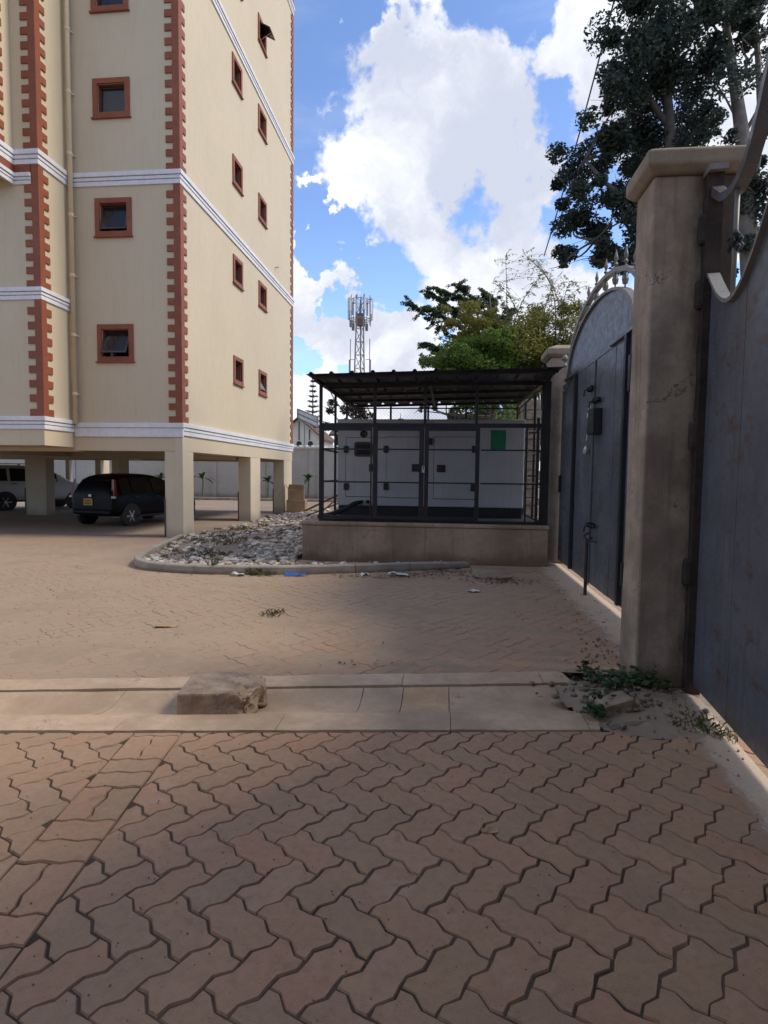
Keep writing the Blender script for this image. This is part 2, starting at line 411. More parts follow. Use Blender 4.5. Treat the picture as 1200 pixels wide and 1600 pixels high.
def solo(mb, name, mat, label, cat, group=None, **kw):
    """a thing that is one mesh, with its origin at its own base"""
    xs = [p[0] for p in mb.v]; ys = [p[1] for p in mb.v]; zs = [p[2] for p in mb.v]
    c = Vector(((min(xs) + max(xs)) / 2, (min(ys) + max(ys)) / 2, min(zs)))
    smooth = kw.pop('smooth', False); bev = kw.pop('bev', 0.)
    o = bpy.data.objects.new(name, mb.mesh(name, mat, c, smooth)); COL.objects.link(o); o.location = c
    if bev:
        b = o.modifiers.new('bevel', 'BEVEL'); b.width = bev; b.segments = 2; b.limit_method = 'ANGLE'; b.angle_limit = R(35)
    return props(o, label, cat, group, **kw)


def fbm(x, y, z=0., o=4):
    return mnoise.fractal(Vector((x, y, z)), 1.0, 2.0, o)


# ================================================================== SETTING
def sheet(name, x0, x1, y0, y1, mat, z=0., nx=1, ny=1, zf=None, keep=None):
    m = MB(); idx = {}
    for j in range(ny + 1):
        for i in range(nx + 1):
            x = x0 + (x1 - x0) * i / nx; y = y0 + (y1 - y0) * j / ny
            idx[i, j] = len(m.v); m.v.append((x, y, z + (zf(x, y) if zf else 0)))
    for j in range(ny):
        for i in range(nx):
            if keep and not keep(x0 + (x1 - x0) * (i + .5) / nx, y0 + (y1 - y0) * (j + .5) / ny): continue
            m.f.append((idx[i, j], idx[i + 1, j], idx[i + 1, j + 1], idx[i, j + 1])); m.mi.append(0)
    o = obj(m, name, mat, smooth=nx > 1); o['kind'] = 'structure'; return o


sheet('ground', -1500, 1500, -1500, 1500, M['earth'], -.08)
NL = lambda x: 3.59 + .135 * x            # near edge of the drain
FL = lambda x: 4.66 + .185 * x            # far edge of the drain

paving = sheet('paving', -9, 3.2, -3, 5.2, M['joint'], -.0082, 160, 110, lambda x, y: min(.0015, .004 * fbm(x * 3, y * 3) + .010 * max(0, fbm(x * 1.3 + 5, y * 1.3))), lambda x, y: y < NL(x) + .04)
yard = sheet('yard', -20, 3.2, 2.0, 13.6, M['dust'], -.0032, 300, 180,
             lambda x, y: .004 * fbm(x * 2.2, y * 2.2, 3) + .0052 * max(-.6, min(.9, fbm(x * .7 + 9, y * .7) + .15 + (-x * .06))), lambda x, y: y > FL(x) - .04)

# --- zigzag pavers laid in a herringbone at 45 degrees, with one basket-weave course at the left
PW = .1445; ANG = R(7)
E1 = Vector((math.cos(ANG - math.pi / 4), math.sin(ANG - math.pi / 4))); E2 = Vector((-E1.y, E1.x))
RU = Vector((math.cos(ANG), math.sin(ANG))); RV = Vector((-RU.y, RU.x))
AMP = .0118


def zig(i0, j0, di, dj, scale=AMP):
    """points of one unit edge starting at node (i0, j0)"""
    s = 1 if di + dj > 0 else -1          # the profile is point symmetric about the middle of the edge
    out = []
    for t, a in ((0, 0), (.30, 1), (.70, -1)):
        off = a * s * scale / PW
        out.append((i0 + di * t, j0 + off) if di else (i0 - off, j0 + dj * t))
    return out


def domino(horizontal):
    path = [(0, 0, 1, 0), (1, 0, 1, 0), (2, 0, 0, 1), (2, 1, -1, 0), (1, 1, -1, 0), (0, 1, 0, -1)] if horizontal else \
           [(0, 0, 1, 0), (1, 0, 0, 1), (1, 1, 0, 1), (1, 2, -1, 0), (0, 2, 0, -1), (0, 1, 0, -1)]
    return [p for e in path for p in zig(*e)]


def inset(poly, d):
    n = len(poly); out = []
    for i in range(n):
        p = Vector(poly[i]); a = (p - Vector(poly[i - 1])); b = (Vector(poly[(i + 1) % n]) - p)
        if a.length < 1e-6: a = b
        if b.length < 1e-6: b = a
        na = Vector((-a.y, a.x)).normalized(); nb = Vector((-b.y, b.x)).normalized()
        nn = (na + nb); nn = nn.normalized() if nn.length > .2 else na
        out.append(p + nn * d / max(.55, nn.dot(na)))
    return out


def area(poly): return sum(poly[i - 1][0] * p[1] - p[0] * poly[i - 1][1] for i, p in enumerate(poly)) / 2


def paver_geom(poly, gap, jit=0.):
    rng = random
    base = [Vector(p) + Vector((rng.uniform(-jit, jit), rng.uniform(-jit, jit))) for p in poly]
    o = inset(base, gap); t = inset(base, gap + .005)
    n = len(poly)
    vs = [(p.x, p.y, 0) for p in t] + [(p.x, p.y, -.012) for p in o]
    fs = [tuple(range(n))] + [(i, n + i, n + (i + 1) % n, (i + 1) % n) for i in range(n)]
    return vs, fs


def to_world(i, j): return E1 * (i * PW) + E2 * (j * PW)


def clip(poly, f):
    out = []
    for k in range(len(poly)):
        a, b = poly[k - 1], poly[k]; fa, fb = f(a), f(b)
        if (fa >= 0) != (fb >= 0):
            t = fa / (fa - fb); out.append(Vector(a) + (Vector(b) - Vector(a)) * t)
        if fb >= 0: out.append(Vector(b))
    return out


UB = -1.155            # right edge of the basket-weave course in row coordinates
ucoord = lambda p: p[0] * RU.x + p[1] * RU.y
vcoord = lambda p: p[0] * RV.x + p[1] * RV.y
PROTO = {}
for h in (True, False):
    c = (to_world(1, .5) if h else to_world(.5, 1))
    poly = [to_world(*p) - c for p in domino(h)]
    PROTO[h] = (c, poly, [MB().add(*paver_geom(poly, random.uniform(.0012, .0028), .0028)).mesh('paver', M['pave']) for _ in range(7)])

cands = []            # (distance, in view, centre, rot, shared mesh or own geometry)


def visible(p):
    d = Vector((p[0], p[1], 0)) - CAM; dep = d.dot(F_)
    if dep < .1: return False
    u = 600 + 920 * d.dot(R_) / dep; v = 800 - 920 * d.dot(U_) / dep
    return -40 < u < 1240 and v < 1640


def field(i0, i1, rules, bounds, shift=(0., 0.)):
    sh = Vector(shift)
    for i in range(*i0):
        for j in range(*i1):
            k = (i - j) % 4
            if k not in (0, 3): continue
            h = k == 0
            cpt, poly, meshes = PROTO[h]
            c = to_world(i, j) + cpt + sh
            if not (bounds[0] < c.x < bounds[1] and bounds[2] < c.y < bounds[3]): continue
            wp = [p + c for p in poly]
            vals = [[r(p) for p in wp] for r in rules]
            if any(max(v) <= .002 for v in vals): continue
            if all(min(v) >= 0 for v in vals):
                cands.append((c.length, visible(c), c, h, None))
            else:
                q = wp
                for r in rules: q = clip(q, r)
                if len(q) > 2 and abs(area(q)) > .0035: cands.append((c.length, visible(c), c, None, [p - c for p in q]))


near_rules = [lambda p: NL(p[0]) - .004 - p[1]]
field((-70, 70), (-70, 70), near_rules + [lambda p: ucoord(p) - UB + .001], (-4, 3.0, -1.2, 4.4))
field((-70, 70), (-70, 70), near_rules + [lambda p: UB - 2 * PW + .001 - ucoord(p)], (-6, 1, .6, 4.2), (.05, .04))
# the basket-weave course: pairs of pavers turned by 90 degrees
k = 0
for b in range(-6, 20):
    v0 = b * 2 * PW + .02
    for q in range(2):
        if b % 2: loop = [(UB - 2 * PW + q * PW, v0), (UB - 2 * PW + (q + 1) * PW, v0), (UB - 2 * PW + (q + 1) * PW, v0 + 2 * PW), (UB - 2 * PW + q * PW, v0 + 2 * PW)]
        else: loop = [(UB - 2 * PW, v0 + q * PW), (UB, v0 + q * PW), (UB, v0 + (q + 1) * PW), (UB - 2 * PW, v0 + (q + 1) * PW)]
        pts = []
        for s_ in range(4):
            a, b2 = Vector(loop[s_]), Vector(loop[(s_ + 1) % 4]); n_ = 2 if (b2 - a).length > PW * 1.5 else 1
            nrm = Vector(((b2 - a).y, -(b2 - a).x)).normalized()
            outer = (abs(a.x - b2.x) < 1e-6 and (abs(a.x - UB) < 1e-6 or abs(a.x - UB + 2 * PW) < 1e-6))
            for w in range(n_):
                for t, am in ((0, 0), (.3, 1), (.7, -1)):
                    dirn = 1 if (b2.x - a.x) + (b2.y - a.y) > 0 else -1
                    pts.append(a + (b2 - a) * ((w + t) / n_) + nrm * am * .008 * (0 if outer else 1))
        wp = [RU * p.x + RV * p.y for p in pts]
        for r in near_rules: wp = clip(wp, r)
        if len(wp) < 3 or abs(area(wp)) < .004: continue
        c = sum(wp, Vector((0, 0))) / len(wp)
        if c.y > -1: cands.append((c.length, visible(c), c, None, [p - c for p in wp]))
# the yard beyond the drain
field((-150, 150), (-150, 150), [lambda p: p[1] - FL(p[0]) - .006], (-13, 2.6, 2.2, 13.2), (.03, .05))

cands.sort(key=lambda c: (not c[1], c[0]))
fieldmb = MB(); count = 0
for (dist, vis, c, h, own) in cands:
    rz = random.uniform(-.012, .012); tx, ty = random.gauss(0, .008), random.gauss(0, .008)
    z = random.uniform(-.003, .002) - (.001 if random.random() < .06 else 0); lim = min(1., 5. / max(dist, 1)); z *= lim; tx *= lim; ty *= lim
    if vis and count < 292:
        me = random.choice(PROTO[h][2]) if own is None else MB().add(*paver_geom(own, .0025, .001)).mesh('paver', M['pave'])
        inst(me, 'paver', (c.x, c.y, z), paving if c.y < NL(c.x) else yard, (tx, ty, rz)); count += 1
    else:
        vs, fs = paver_geom(PROTO[h][1] if own is None else own, .0026, .0018)
        cs, sn = math.cos(rz), math.sin(rz)
        fieldmb.add([(c.x + x * cs - y * sn, c.y + x * sn + y * cs, zz + z + tx * y - ty * x) for x, y, zz in vs], fs)
obj(fieldmb, 'paver_field', M['pave'], yard, kind='stuff')

# --- shallow concrete drain made of edging strips and dished slabs
drain = thing('drain', None, None, (-1, 3.9, 0)); drain['kind'] = 'structure'


def drain_piece(x0, x1, prof, seed, broken=0.):
    m = MB(); nx = max(3, int((x1 - x0) / .07)); n = len(prof)
    for i in range(nx + 1):
        x = x0 + (x1 - x0) * i / nx
        for k_, (v, z) in enumerate(prof):
            xx = x
            if broken and i >= nx - 1: xx = x + broken * fbm(v * 6, seed)
            y = NL(xx) * (1 - v) + FL(xx) * v
            edge = 1 if 0 < k_ < n - 1 else 0
            m.v.append((xx, y + .004 * fbm(xx * 4, v * 9, seed), z + .0045 * fbm(xx * 3.1, y * 5, seed) * edge))
    for i in range(nx):
        for k_ in range(n - 1): m.f.append((i * n + k_, (i + 1) * n + k_, (i + 1) * n + k_ + 1, i * n + k_ + 1)); m.mi.append(0)
    m.f.append(tuple(range(n))); m.f.append(tuple(nx * n + k_ for k_ in range(n))[::-1]); m.mi += [0, 0]
    return m


def prof(v0, v1, z0, z1, nn=6, f=None):
    p = [(v0, -.07)]
    for i in range(nn + 1):
        t = i / nn; z = z0 + (z1 - z0) * t
        if f: z = f(t)
        if i in (0, nn): z -= .004
        p.append((v0 + (v1 - v0) * (t * .96 + .02), z))
    return p + [(v1, -.07)]


x = -9.
while x < .95:
    L = random.uniform(.85, 1.15); x1 = min(x + L, 1.0)
    obj(drain_piece(x, x1 - .004, prof(0, .27, .012, .010), x, .04 if x1 > .95 else 0), 'edging_strip', M['conc'], drain); x = x1
x = -9.2
while x < .9:
    L = random.uniform(.85, 1.1); x1 = x + L
    if x < -.3 < x1: x1 = -.28
    elif abs(x + .28) < .01: x1 = .06
    x1 = min(x1, .90)
    obj(drain_piece(x, x1 - .006, prof(.275, .755, 0, 0, 12, lambda t: -.005 - .048 * math.sin(math.pi * min(1, max(0, t * 1.04 - .02))) ** .8), x + 3, .03 if x1 >= .89 else 0), 'dish_slab', M['conc2'] if abs(x + .28) < .02 else M['conc'], drain); x = x1
x = -8.8
while x < .95:
    L = random.uniform(.9, 1.2); x1 = min(x + L, .98)
    obj(drain_piece(x, x1 - .005, prof(.76, .995, .008, .013), x + 7, .05 if x1 > .95 else 0), 'edging_strip', M['conc'], drain); x = x1

# --- car park floor, far planting strip, kerbs
sheet('car_park_floor', -40, -2.2, 13.6, 31.6, M['floor'], .003)
sheet('planting_strip', -40, 2, 31.8, 34.2, M['earth'], .05, 60, 4, lambda x, y: .04 * fbm(x, y))
m = MB(); m.box(-40, -2, 31.55, 31.75, -.05, .16)
kf = obj(m, 'far_kerb', M['kerb'], bev=.02); kf['kind'] = 'structure'

KP = [(-6.12, 13.0), (-5.95, 12.2), (-5.75, 11.2), (-5.52, 10.3), (-5.33, 9.65), (-5.1, 9.22), (-4.78, 8.95), (-4.35, 8.81), (-3.7, 8.74), (-3.0, 8.82), (-2.2, 8.98), (-1.4, 9.25), (-.55, 9.60), (.0, 9.88), (.45, 10.12)]
kp = [Vector(p) for p in KP]
fine = []
for i in range(len(kp) - 1):                      # Catmull-Rom so the corner sweeps round
    p0, p1, p2, p3 = kp[max(i - 1, 0)], kp[i], kp[i + 1], kp[min(i + 2, len(kp) - 1)]
    for t in (0, .25, .5, .75):
        fine.append(.5 * ((2 * p1) + (p2 - p0) * t + (2 * p0 - 5 * p1 + 4 * p2 - p3) * t * t + (3 * p1 - p0 - 3 * p2 + p3) * t ** 3))
fine.append(kp[-1])
kerb = thing('kerb', None, None, (-4.3, 8.8, 0)); kerb['kind'] = 'structure'
i = 0
while i < len(fine) - 1:
    L = 0; j = i
    while j < len(fine) - 1 and L < .78: L += (fine[j + 1] - fine[j]).length; j += 1
    m = MB(); pr = [(0, -.05), (.004, .115), (.02, .135), (.112, .137), (.125, .12), (.125, -.05)]
    for q in range(i, j + 1):
        t = (fine[min(q + 1, len(fine) - 1)] - fine[max(q - 1, 0)]).normalized(); nrm = Vector((-t.y, t.x)); 
        p = fine[q] + (t * .004 if q == i else (-t * .004 if q == j else Vector((0, 0))))
        drop = .05 * max(0, (q - len(fine) + 9) / 9)
        for (a, z) in pr:
            pp = p + nrm * a; m.v.append((pp.x, pp.y, z - drop + (.006 * fbm(pp.x * 4, pp.y * 4, z) if z > 0 else 0)))
    n = len(pr)
    for q in range(j - i):
        for k_ in range(n): m.f.append((q * n + k_, q * n + (k_ + 1) % n, (q + 1) * n + (k_ + 1) % n, (q + 1) * n + k_)); m.mi.append(0)
    m.f += [tuple(range(n))[::-1], tuple((j - i) * n + k_ for k_ in range(n))]; m.mi += [0, 0]
    bpy_o = obj(m, 'kerb_stone', M['kerb'], kerb); i = j

# --- rubble bed inside the kerb
def kerb_x(y):        # inner side of the kerb at depth y on the left
    for a, b in zip(fine, fine[1:]):
        if min(a.y, b.y) <= y <= max(a.y, b.y) and a.x < -4.4: return a.x + .16
    return -4.4 if y < 9 else -6.1


def kerb_y(x):
    best = 8.9
    for a, b in zip(fine[20:], fine[21:]):
        if min(a.x, b.x) <= x <= max(a.x, b.x): best = a.y + (b.y - a.y) * (x - a.x) / (b.x - a.x + 1e-9)
    return best + .16


def bed_in(x, y):
    if x > -2.64 and y > 10.1: return False
    if x > -2.3 and y > 10.35: return False
    if y > 24: return False
    if y < 13 and x < kerb_x(y): return False
    if y >= 13 and x < -6.15: return False
    return y > kerb_y(x)


def bed_z(x, y):
    z = .03 + .05 * fbm(x * .9, y * .9)
    z += .10 * math.exp(-((x + 3.1) / .9) ** 2 - ((y - 13.2) / 2.4) ** 2) + .12 * math.exp(-((x + 3.9) / .8) ** 2 - ((y - 15.5) / 2) ** 2) + .30 * math.exp(-((x + 2.2) / 1.2) ** 2 - ((y - 19) / 2.5) ** 2)
    return max(z, .0) if y > 10 or x < -2.6 else .02 + .03 * fbm(x * 2, y * 2)


sheet('rubble_bed', -6.3, 1.0, 8.8, 24, M['earth'], 0, 110, 170, bed_z, lambda x, y: bed_in(x, y) or (x > -2.7 and 10.3 < y < 24 and y > 14.9))


def rock_mesh(m, c, r, sq=(1, 1, 1), n=1):
    """irregular faceted stone"""
    ico = [(0, 0, -1), (.72, -.53, -.45), (-.28, -.85, -.45), (-.89, 0, -.45), (-.28, .85, -.45), (.72, .53, -.45), (.28, -.85, .45), (-.72, -.53, .45), (-.72, .53, .45), (.28, .85, .45), (.89, 0, .45), (0, 0, 1)]
    fs = [(0, 1, 2), (1, 0, 5), (0, 2, 3), (0, 3, 4), (0, 4, 5), (1, 5, 10), (2, 1, 6), (3, 2, 7), (4, 3, 8), (5, 4, 9), (1, 10, 6), (2, 6, 7), (3, 7, 8), (4, 8, 9), (5, 9, 10), (6, 10, 11), (7, 6, 11), (8, 7, 11), (9, 8, 11), (10, 9, 11)]
    q = Matrix.Rotation(random.uniform(0, 6.28), 3, 'Z') @ Matrix.Rotation(random.uniform(-.6, .6), 3, 'X')
    vs = []
    for p in ico:
        v = Vector(p) * random.uniform(.72, 1.15); v = Vector((v.x * sq[0], v.y * sq[1], v.z * sq[2])) * r
        vs.append(Vector(c) + q @ v)
    m.add(vs, fs)


m = MB(); n = 0
while n < 4600:
    y = 8.9 + 15 * random.random() ** 1.5; xx = random.uniform(-6.2, .4)
    if not bed_in(xx, y): continue
    if xx > -2.5 and random.random() < .6: continue
    dens_ = .5 + .9 * fbm(xx * .8, y * .6, 5) + (.5 if xx > -4 else 0) + (.25 if y < 9.8 else 0)
    if random.random() > dens_: continue
    r = random.choice((.015, .02, .025, .03, .035, .045, .06, .085)) * (1 + max(0, (y - 12)) * .03)
    rock_mesh(m, (xx, y, bed_z(xx, y) + r * .25), r, (1.25, .8, .55)); n += 1
rub = obj(m, 'rubble', M['rubble']); props(rub, 'grey and white broken stone rubble filling the kerbed bed beside the building', 'rubble', None, 'stuff')


# --- grass and leaf helpers
def leaves(m, c, rad, n, size, flat=.6, up=.3, asp=.5):
    """n small leaf faces spread unevenly through an ellipsoid"""
    c = Vector(c)
    for _ in range(n):
        d = Vector((random.gauss(0, 1), random.gauss(0, 1), random.gauss(0, 1))).normalized() * (random.random() ** .45)
        p = c + Vector((d.x * rad[0], d.y * rad[1], d.z * rad[2]))
        a = Vector((random.gauss(0, 1), random.gauss(0, 1), random.gauss(0, flat))).normalized()
        b = a.cross(Vector((random.gauss(0, 1.1), random.gauss(0, 1.1), .8))).normalized()
        s = size * random.uniform(.6, 1.35)
        m.add([p - a * s * .5, p + b * s * asp * .5, p + a * s * .5 + Vector((0, 0, -s * up * .3)), p - b * s * asp * .5], [(0, 1, 2, 3)])


def blades(m, c, rad, n, h, w=.008):
    for _ in range(n):
        a = random.uniform(0, 6.28); r = rad * random.random() ** .6
        p = Vector((c[0] + r * math.cos(a), c[1] + r * math.sin(a), c[2]))
        d = Vector((random.gauss(0, .5), random.gauss(0, .5), 1)).normalized() * h * random.uniform(.4, 1.1)
        sd_ = Vector((-d.y, d.x, 0)); sd_ = (sd_.normalized() if sd_.length > .001 else Vector((1, 0, 0))) * w
        m.add([p - sd_, p + sd_, p + d * .6 + sd_ * .7 + Vector((0, 0, 0)), p + d + Vector((d.x * .4, d.y * .4, -.15 * h)), p + d * .6 - sd_ * .7], [(0, 1, 2, 3, 4)])


m = MB()
for _ in range(34):
    xx = random.uniform(-6, -3); y = random.uniform(9.4, 16)
    if bed_in(xx, y): blades(m, (xx, y, bed_z(xx, y)), .16, 14, .12)
for xx, y in ((-5.6, 12.6), (-5.2, 13.4), (-4.9, 14.2), (-5.3, 15), (-4.6, 12.2), (-5.0, 16.3), (-4.2, 10.2)): blades(m, (xx, y, bed_z(xx, y)), .35, 42, .17)
props(obj(m, 'grass', M['drygrass']), 'thin dry grass sprouting among the rubble in the kerbed bed', 'grass', None, 'stuff')

# ================================================================== APARTMENT BLOCK
XR, YF, YB = -6.23, 13.49, 23.6
XB, YB1, XB2, YB2 = -8.95, 12.42, -9.52, 11.84
ZT = 25.
bld = thing('apartment_building', 'tall cream apartment block with red brown quoins standing on car park columns', 'building', (XR, YF, 0))


def wall(name, o, ux, uy, w, h, holes, mat, depth=.14, label=None):
    """wall sheet with openings and their reveals; o is the lower left corner, ux along, uy = outward normal"""
    o, ux, nrm = Vector(o), Vector(ux), Vector(uy); m = MB()
    us = sorted({0, w} | {v for r in holes for v in r[:2]}); zs = sorted({0, h} | {v for r in holes for v in r[2:]})
    P = lambda a, z, d=0: o + ux * a + Vector((0, 0, z)) - nrm * d
    for a0, a1 in zip(us, us[1:]):
        for z0, z1 in zip(zs, zs[1:]):
            if any(r[0] - 1e-6 <= a0 and a1 <= r[1] + 1e-6 and r[2] - 1e-6 <= z0 and z1 <= r[3] + 1e-6 for r in holes): continue
            m.quad(P(a0, z0), P(a1, z0), P(a1, z1), P(a0, z1))
            m.quad(P(a0, z0, .2), P(a0, z1, .2), P(a1, z1, .2), P(a1, z0, .2))
    for (a0, a1, z0, z1) in holes:
        for q in ((a0, z0, a1, z0), (a1, z0, a1, z1), (a1, z1, a0, z1), (a0, z1, a0, z0)):
            m.quad(P(q[0], q[1]), P(q[0], q[1], .2), P(q[2], q[3], .2), P(q[2], q[3]))
    for a0, a1, z0, z1 in ((0, w, 0, 0), (0, 0, 0, h), (w, w, 0, h), (0, w, h, h)):
        m.quad(P(a0, z0), P(a1, z1 if a0 == a1 else z0), P(a1, z1, .2), P(a0, z0, .2)) if a0 != a1 else m.quad(P(a0, z0), P(a0, z1), P(a0, z1, .2), P(a0, z0, .2))
    return obj(m, name, mat, bld)


def window(o, ux, nrm, w, h, tilt=18., depth=.11):
    """painted surround, recessed metal frame, top-hung sash standing open by tilt degrees"""
    o, ux, nrm = Vector(o), Vector(ux), Vector(nrm); z = Vector((0, 0, 1)); s = .115
    m = MB()
    def bx(a0, a1, z0, z1, d0, d1, mm):
        c = o + ux * (a0 + a1) / 2 + z * (z0 + z1) / 2 + nrm * (d0 + d1) / 2
        mm.obox(c, ux * (a1 - a0) / 2, nrm * (d1 - d0) / 2 if ux.cross(nrm).z > 0 else nrm * (d1 - d0) / 2, z * (z1 - z0) / 2)
    bx(-s, 0, -s, h + s, -.02, .035, m); bx(w, w + s, -s, h + s, -.02, .035, m); bx(0, w, h, h + s, -.02, .035, m); bx(-s - .03, w + s + .03, -s - .03, -s + .002, -.02, .065, m); bx(0, w, -s, 0, -.02, .035, m)
    fr = obj(m, 'window', M['brown'], bld, bev=.004)
    # painted reveal liner
    m = MB(); t = .012
    bx(0, t, 0, h, -.17, -.02, m); bx(w - t, w, 0, h, -.17, -.02, m); bx(t, w - t, 0, t, -.17, -.02, m); bx(t, w - t, h - t, h, -.17, -.02, m)
    obj(m, 'reveal', M['brown'], fr)
    m = MB(); bx(t, w - t, t, h - t, -.168, -.160, m); obj(m, 'back_pane', M['glass'], fr)
    m = MB(); f = .035
    a = R(tilt); top = o + z * (h - t - .01) - nrm * depth
    dn = (-z * math.cos(a) + nrm * math.sin(a)); out = nrm * math.cos(a) + z * math.sin(a)
    H = h - 2 * t - .02
    def sb(a0, a1, l0, l1, mm, th=.014): mm.obox(top + ux * (a0 + a1) / 2 + dn * (l0 + l1) / 2, ux * (a1 - a0) / 2, dn * (l1 - l0) / 2, out * th)
    sb(t + .004, t + f, 0, H, m); sb(w - t - f, w - t - .004, 0, H, m); sb(t + f, w - t - f, 0, f, m); sb(t + f, w - t - f, H - f, H, m)
    sa = obj(m, 'sash', M['winmetal'], fr)
    m = MB(); sb(t + f, w - t - f, f, H - f, m, .003); obj(m, 'pane', M['glass'], fr)
    if tilt > 6:
        m = MB(); m.bar(o + ux * w * .42 + z * .05 - nrm * depth, top + ux * w * .42 + dn * (H - .02), .012, .012); obj(m, 'stay', M['silver'], fr)


WZ = [4.18, 7.08, 9.76, 12.10, 14.95, 17.8, 20.6]
s = .115
fholes = [(-8.30 + s - XB, -7.40 - s - XB, z0 + s - 2.07, z0 + .87 - s - 2.07) for z0 in WZ]
wall('front_wall', (XB, YF, 2.07), (1, 0, 0), (0, -1, 0), XR - XB - .004, ZT - 2.07, fholes, M['cream'])
for k_, z0 in enumerate(WZ): window((-8.30 + s, YF, z0 + s), (1, 0, 0), (0, -1, 0), .90 - 2 * s, .87 - 2 * s, (24, 15, 2, 2, 8, 2, 2)[k_])
rw = [(16.93, 17.70), (19.28, 20.10)]
RZ = [4.2, 7.09, 9.88, 12.66, 15.45, 18.25, 21.0]
rholes = [(a + .096 - YF, b - .104 - YF, z0 + s - 2.07, z0 + .80 - s - 2.07) for z0 in RZ for a, b in rw]
wall('side_wall', (XR, YF + .004, 2.07), (0, 1, 0), (1, 0, 0), YB - YF - .004, ZT - 2.07, rholes, M['cream'])
for k_, z0 in enumerate(RZ):
    for q, (a, b) in enumerate(rw):
        window((XR, a + .1, z0 + s), (0, 1, 0), (1, 0, 0), b - a - .2, .80 - 2 * s, {(0, 1): 16, (4, 1): 62, (4, 0): 50, (0, 0): 2, (2, 1): 6}.get((k_, q), 3))
wall('bay_wall', (-16, YB1, 2.14), (1, 0, 0), (0, -1, 0), XB + 15.996, ZT - 2.14, [], M['cream'])
wall('bay_wall', (XB, YB1 + .004, 2.14), (0, 1, 0), (1, 0, 0), YF - YB1 - .005, ZT - 2.14, [], M['cream'])
wall('balcony_wall', (-16, YB2, 7.9), (1, 0, 0), (0, -1, 0), XB2 + 15.996, ZT - 7.9, [(5.2, 6.1, 4.3, 6.0)], M['cream'])
wall('balcony_wall', (XB2, YB2 + .004, 7.9), (0, 1, 0), (1, 0, 0), YB1 - YB2 - .005, ZT - 7.9, [], M['cream'])
m = MB(); m.box(-22, XR - .21, YB - .15, YB, 2.07, ZT); obj(m, 'rear_wall', M['cream'], bld)
m = MB(); m.box(-22, -21.8, YB1 + .3, YB - .16, 2.3, ZT); obj(m, 'rear_wall', M['cream'], bld)
m = MB(); m.box(-22, XR - .2, YF + .2, YB - .2, ZT - .3, ZT - .05); m.box(-22, XB - .2, YB2 + .2, YF + .2, ZT - .28, ZT - .04); obj(m, 'roof', M['white'], bld)
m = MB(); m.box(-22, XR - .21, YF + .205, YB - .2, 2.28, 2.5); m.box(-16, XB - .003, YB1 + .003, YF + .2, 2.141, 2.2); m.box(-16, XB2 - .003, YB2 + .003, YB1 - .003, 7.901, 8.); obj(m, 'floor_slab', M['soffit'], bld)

# mouldings: two stepped courses with a groove between them
def band(p0, p1, nrm, z0, z1, e0=0., e1=0., parts_=((0., .34, .035), (.38, .62, .05), (.66, 1., .075))):
    p0, p1, nrm = Vector(p0), Vector(p1), Vector(nrm); t = (p1 - p0).normalized()
    m = MB()
    for a, b, d in parts_:
        q0 = p0 - t * (e0 * d); q1 = p1 + t * (e1 * d); h = z1 - z0
        c = (q0 + q1) / 2 + nrm * (d / 2 - .005); c.z = z0 + h * (a + b) / 2
        m.obox(c, t * (q1 - q0).length / 2, nrm * (d / 2 + .005), (0, 0, h * (b - a) / 2))
    return obj(m, 'moulding', M['white'], bld, bev=.006)


BIG = ((0., .66, .04), (.67, 1., .07))
band((XB, YF, 0), (XR, YF, 0), (0, -1, 0), 2.40, 2.73, -1, 1, BIG)
band((XR, YF, 0), (XR, YB, 0), (1, 0, 0), 2.44, 2.74, 0, 1)
for z0, z1 in ((8.22, 8.52), (13.72, 14.02), (19.3, 19.6)):
    band((XB, YF, 0), (XR, YF, 0), (0, -1, 0), z0, z1, -1, 1); band((XR, YF, 0), (XR, YB, 0), (1, 0, 0), z0, z1, 0, 1)
    band((XB2, YB1, 0), (XB, YB1, 0), (0, -1, 0), z0, z1, -1, 1); band((XB, YB1, 0), (XB, YF, 0), (1, 0, 0), z0, z1, 0, 0)
    band((-16, YB2, 0), (XB2, YB2, 0), (0, -1, 0), z0, z1, 0, 1); band((XB2, YB2, 0), (XB2, YB1, 0), (1, 0, 0), z0, z1, 0, 0)
for z0, z1 in ((2.50, 2.78), (5.34, 5.60)):
    band((-16, YB1, 0), (XB, YB1, 0), (0, -1, 0), z0, z1, 0, 1); band((XB, YB1, 0), (XB, YF, 0), (1, 0, 0), z0, z1, 0, 0)
# brown fascia and lower moulding under the balcony
m = MB(); m.box(XB2 + .002, XB - .16, YB1 - .03, YB1 + .005, 8.04, 8.215); m.box(XB2 - .005, XB2 + .03, YB2, YB1 - .032, 8.04, 8.215); obj(m, 'fascia', M['brown'], bld)
band((XB2, YB1, 0), (XB - .15, YB1, 0), (0, -1, 0), 7.80, 8.035, -1, 0); band((-16, YB2, 0), (XB2, YB2, 0), (0, -1, 0), 7.85, 8.035, 0, 1); band((XB2, YB2, 0), (XB2, YB1, 0), (1, 0, 0), 7.80, 8.035, 0, 0)


def quoin_mesh(mx, my):
    """one toothed corner block, 0.3 m tall, wrapping the corner at the origin; mx, my point inward along the walls"""
    m = MB(); d = .028
    for z0, z1, L in ((0, .152, .31), (.152, .30, .14)):
        # L-shaped plan: outside corner pushed out by d
        pl = [(-mx * d, -my * d), (mx * L, -my * d), (mx * L, my * .003), (mx * .003, my * .003), (mx * .003, my * L), (-mx * d, my * L)]
        if mx * my < 0: pl = pl[::-1]
        m.prism([(x, y, z0) for x, y in pl], (0, 0, z1 - z0))
    return m.mesh('quoin_block', M['brown'])


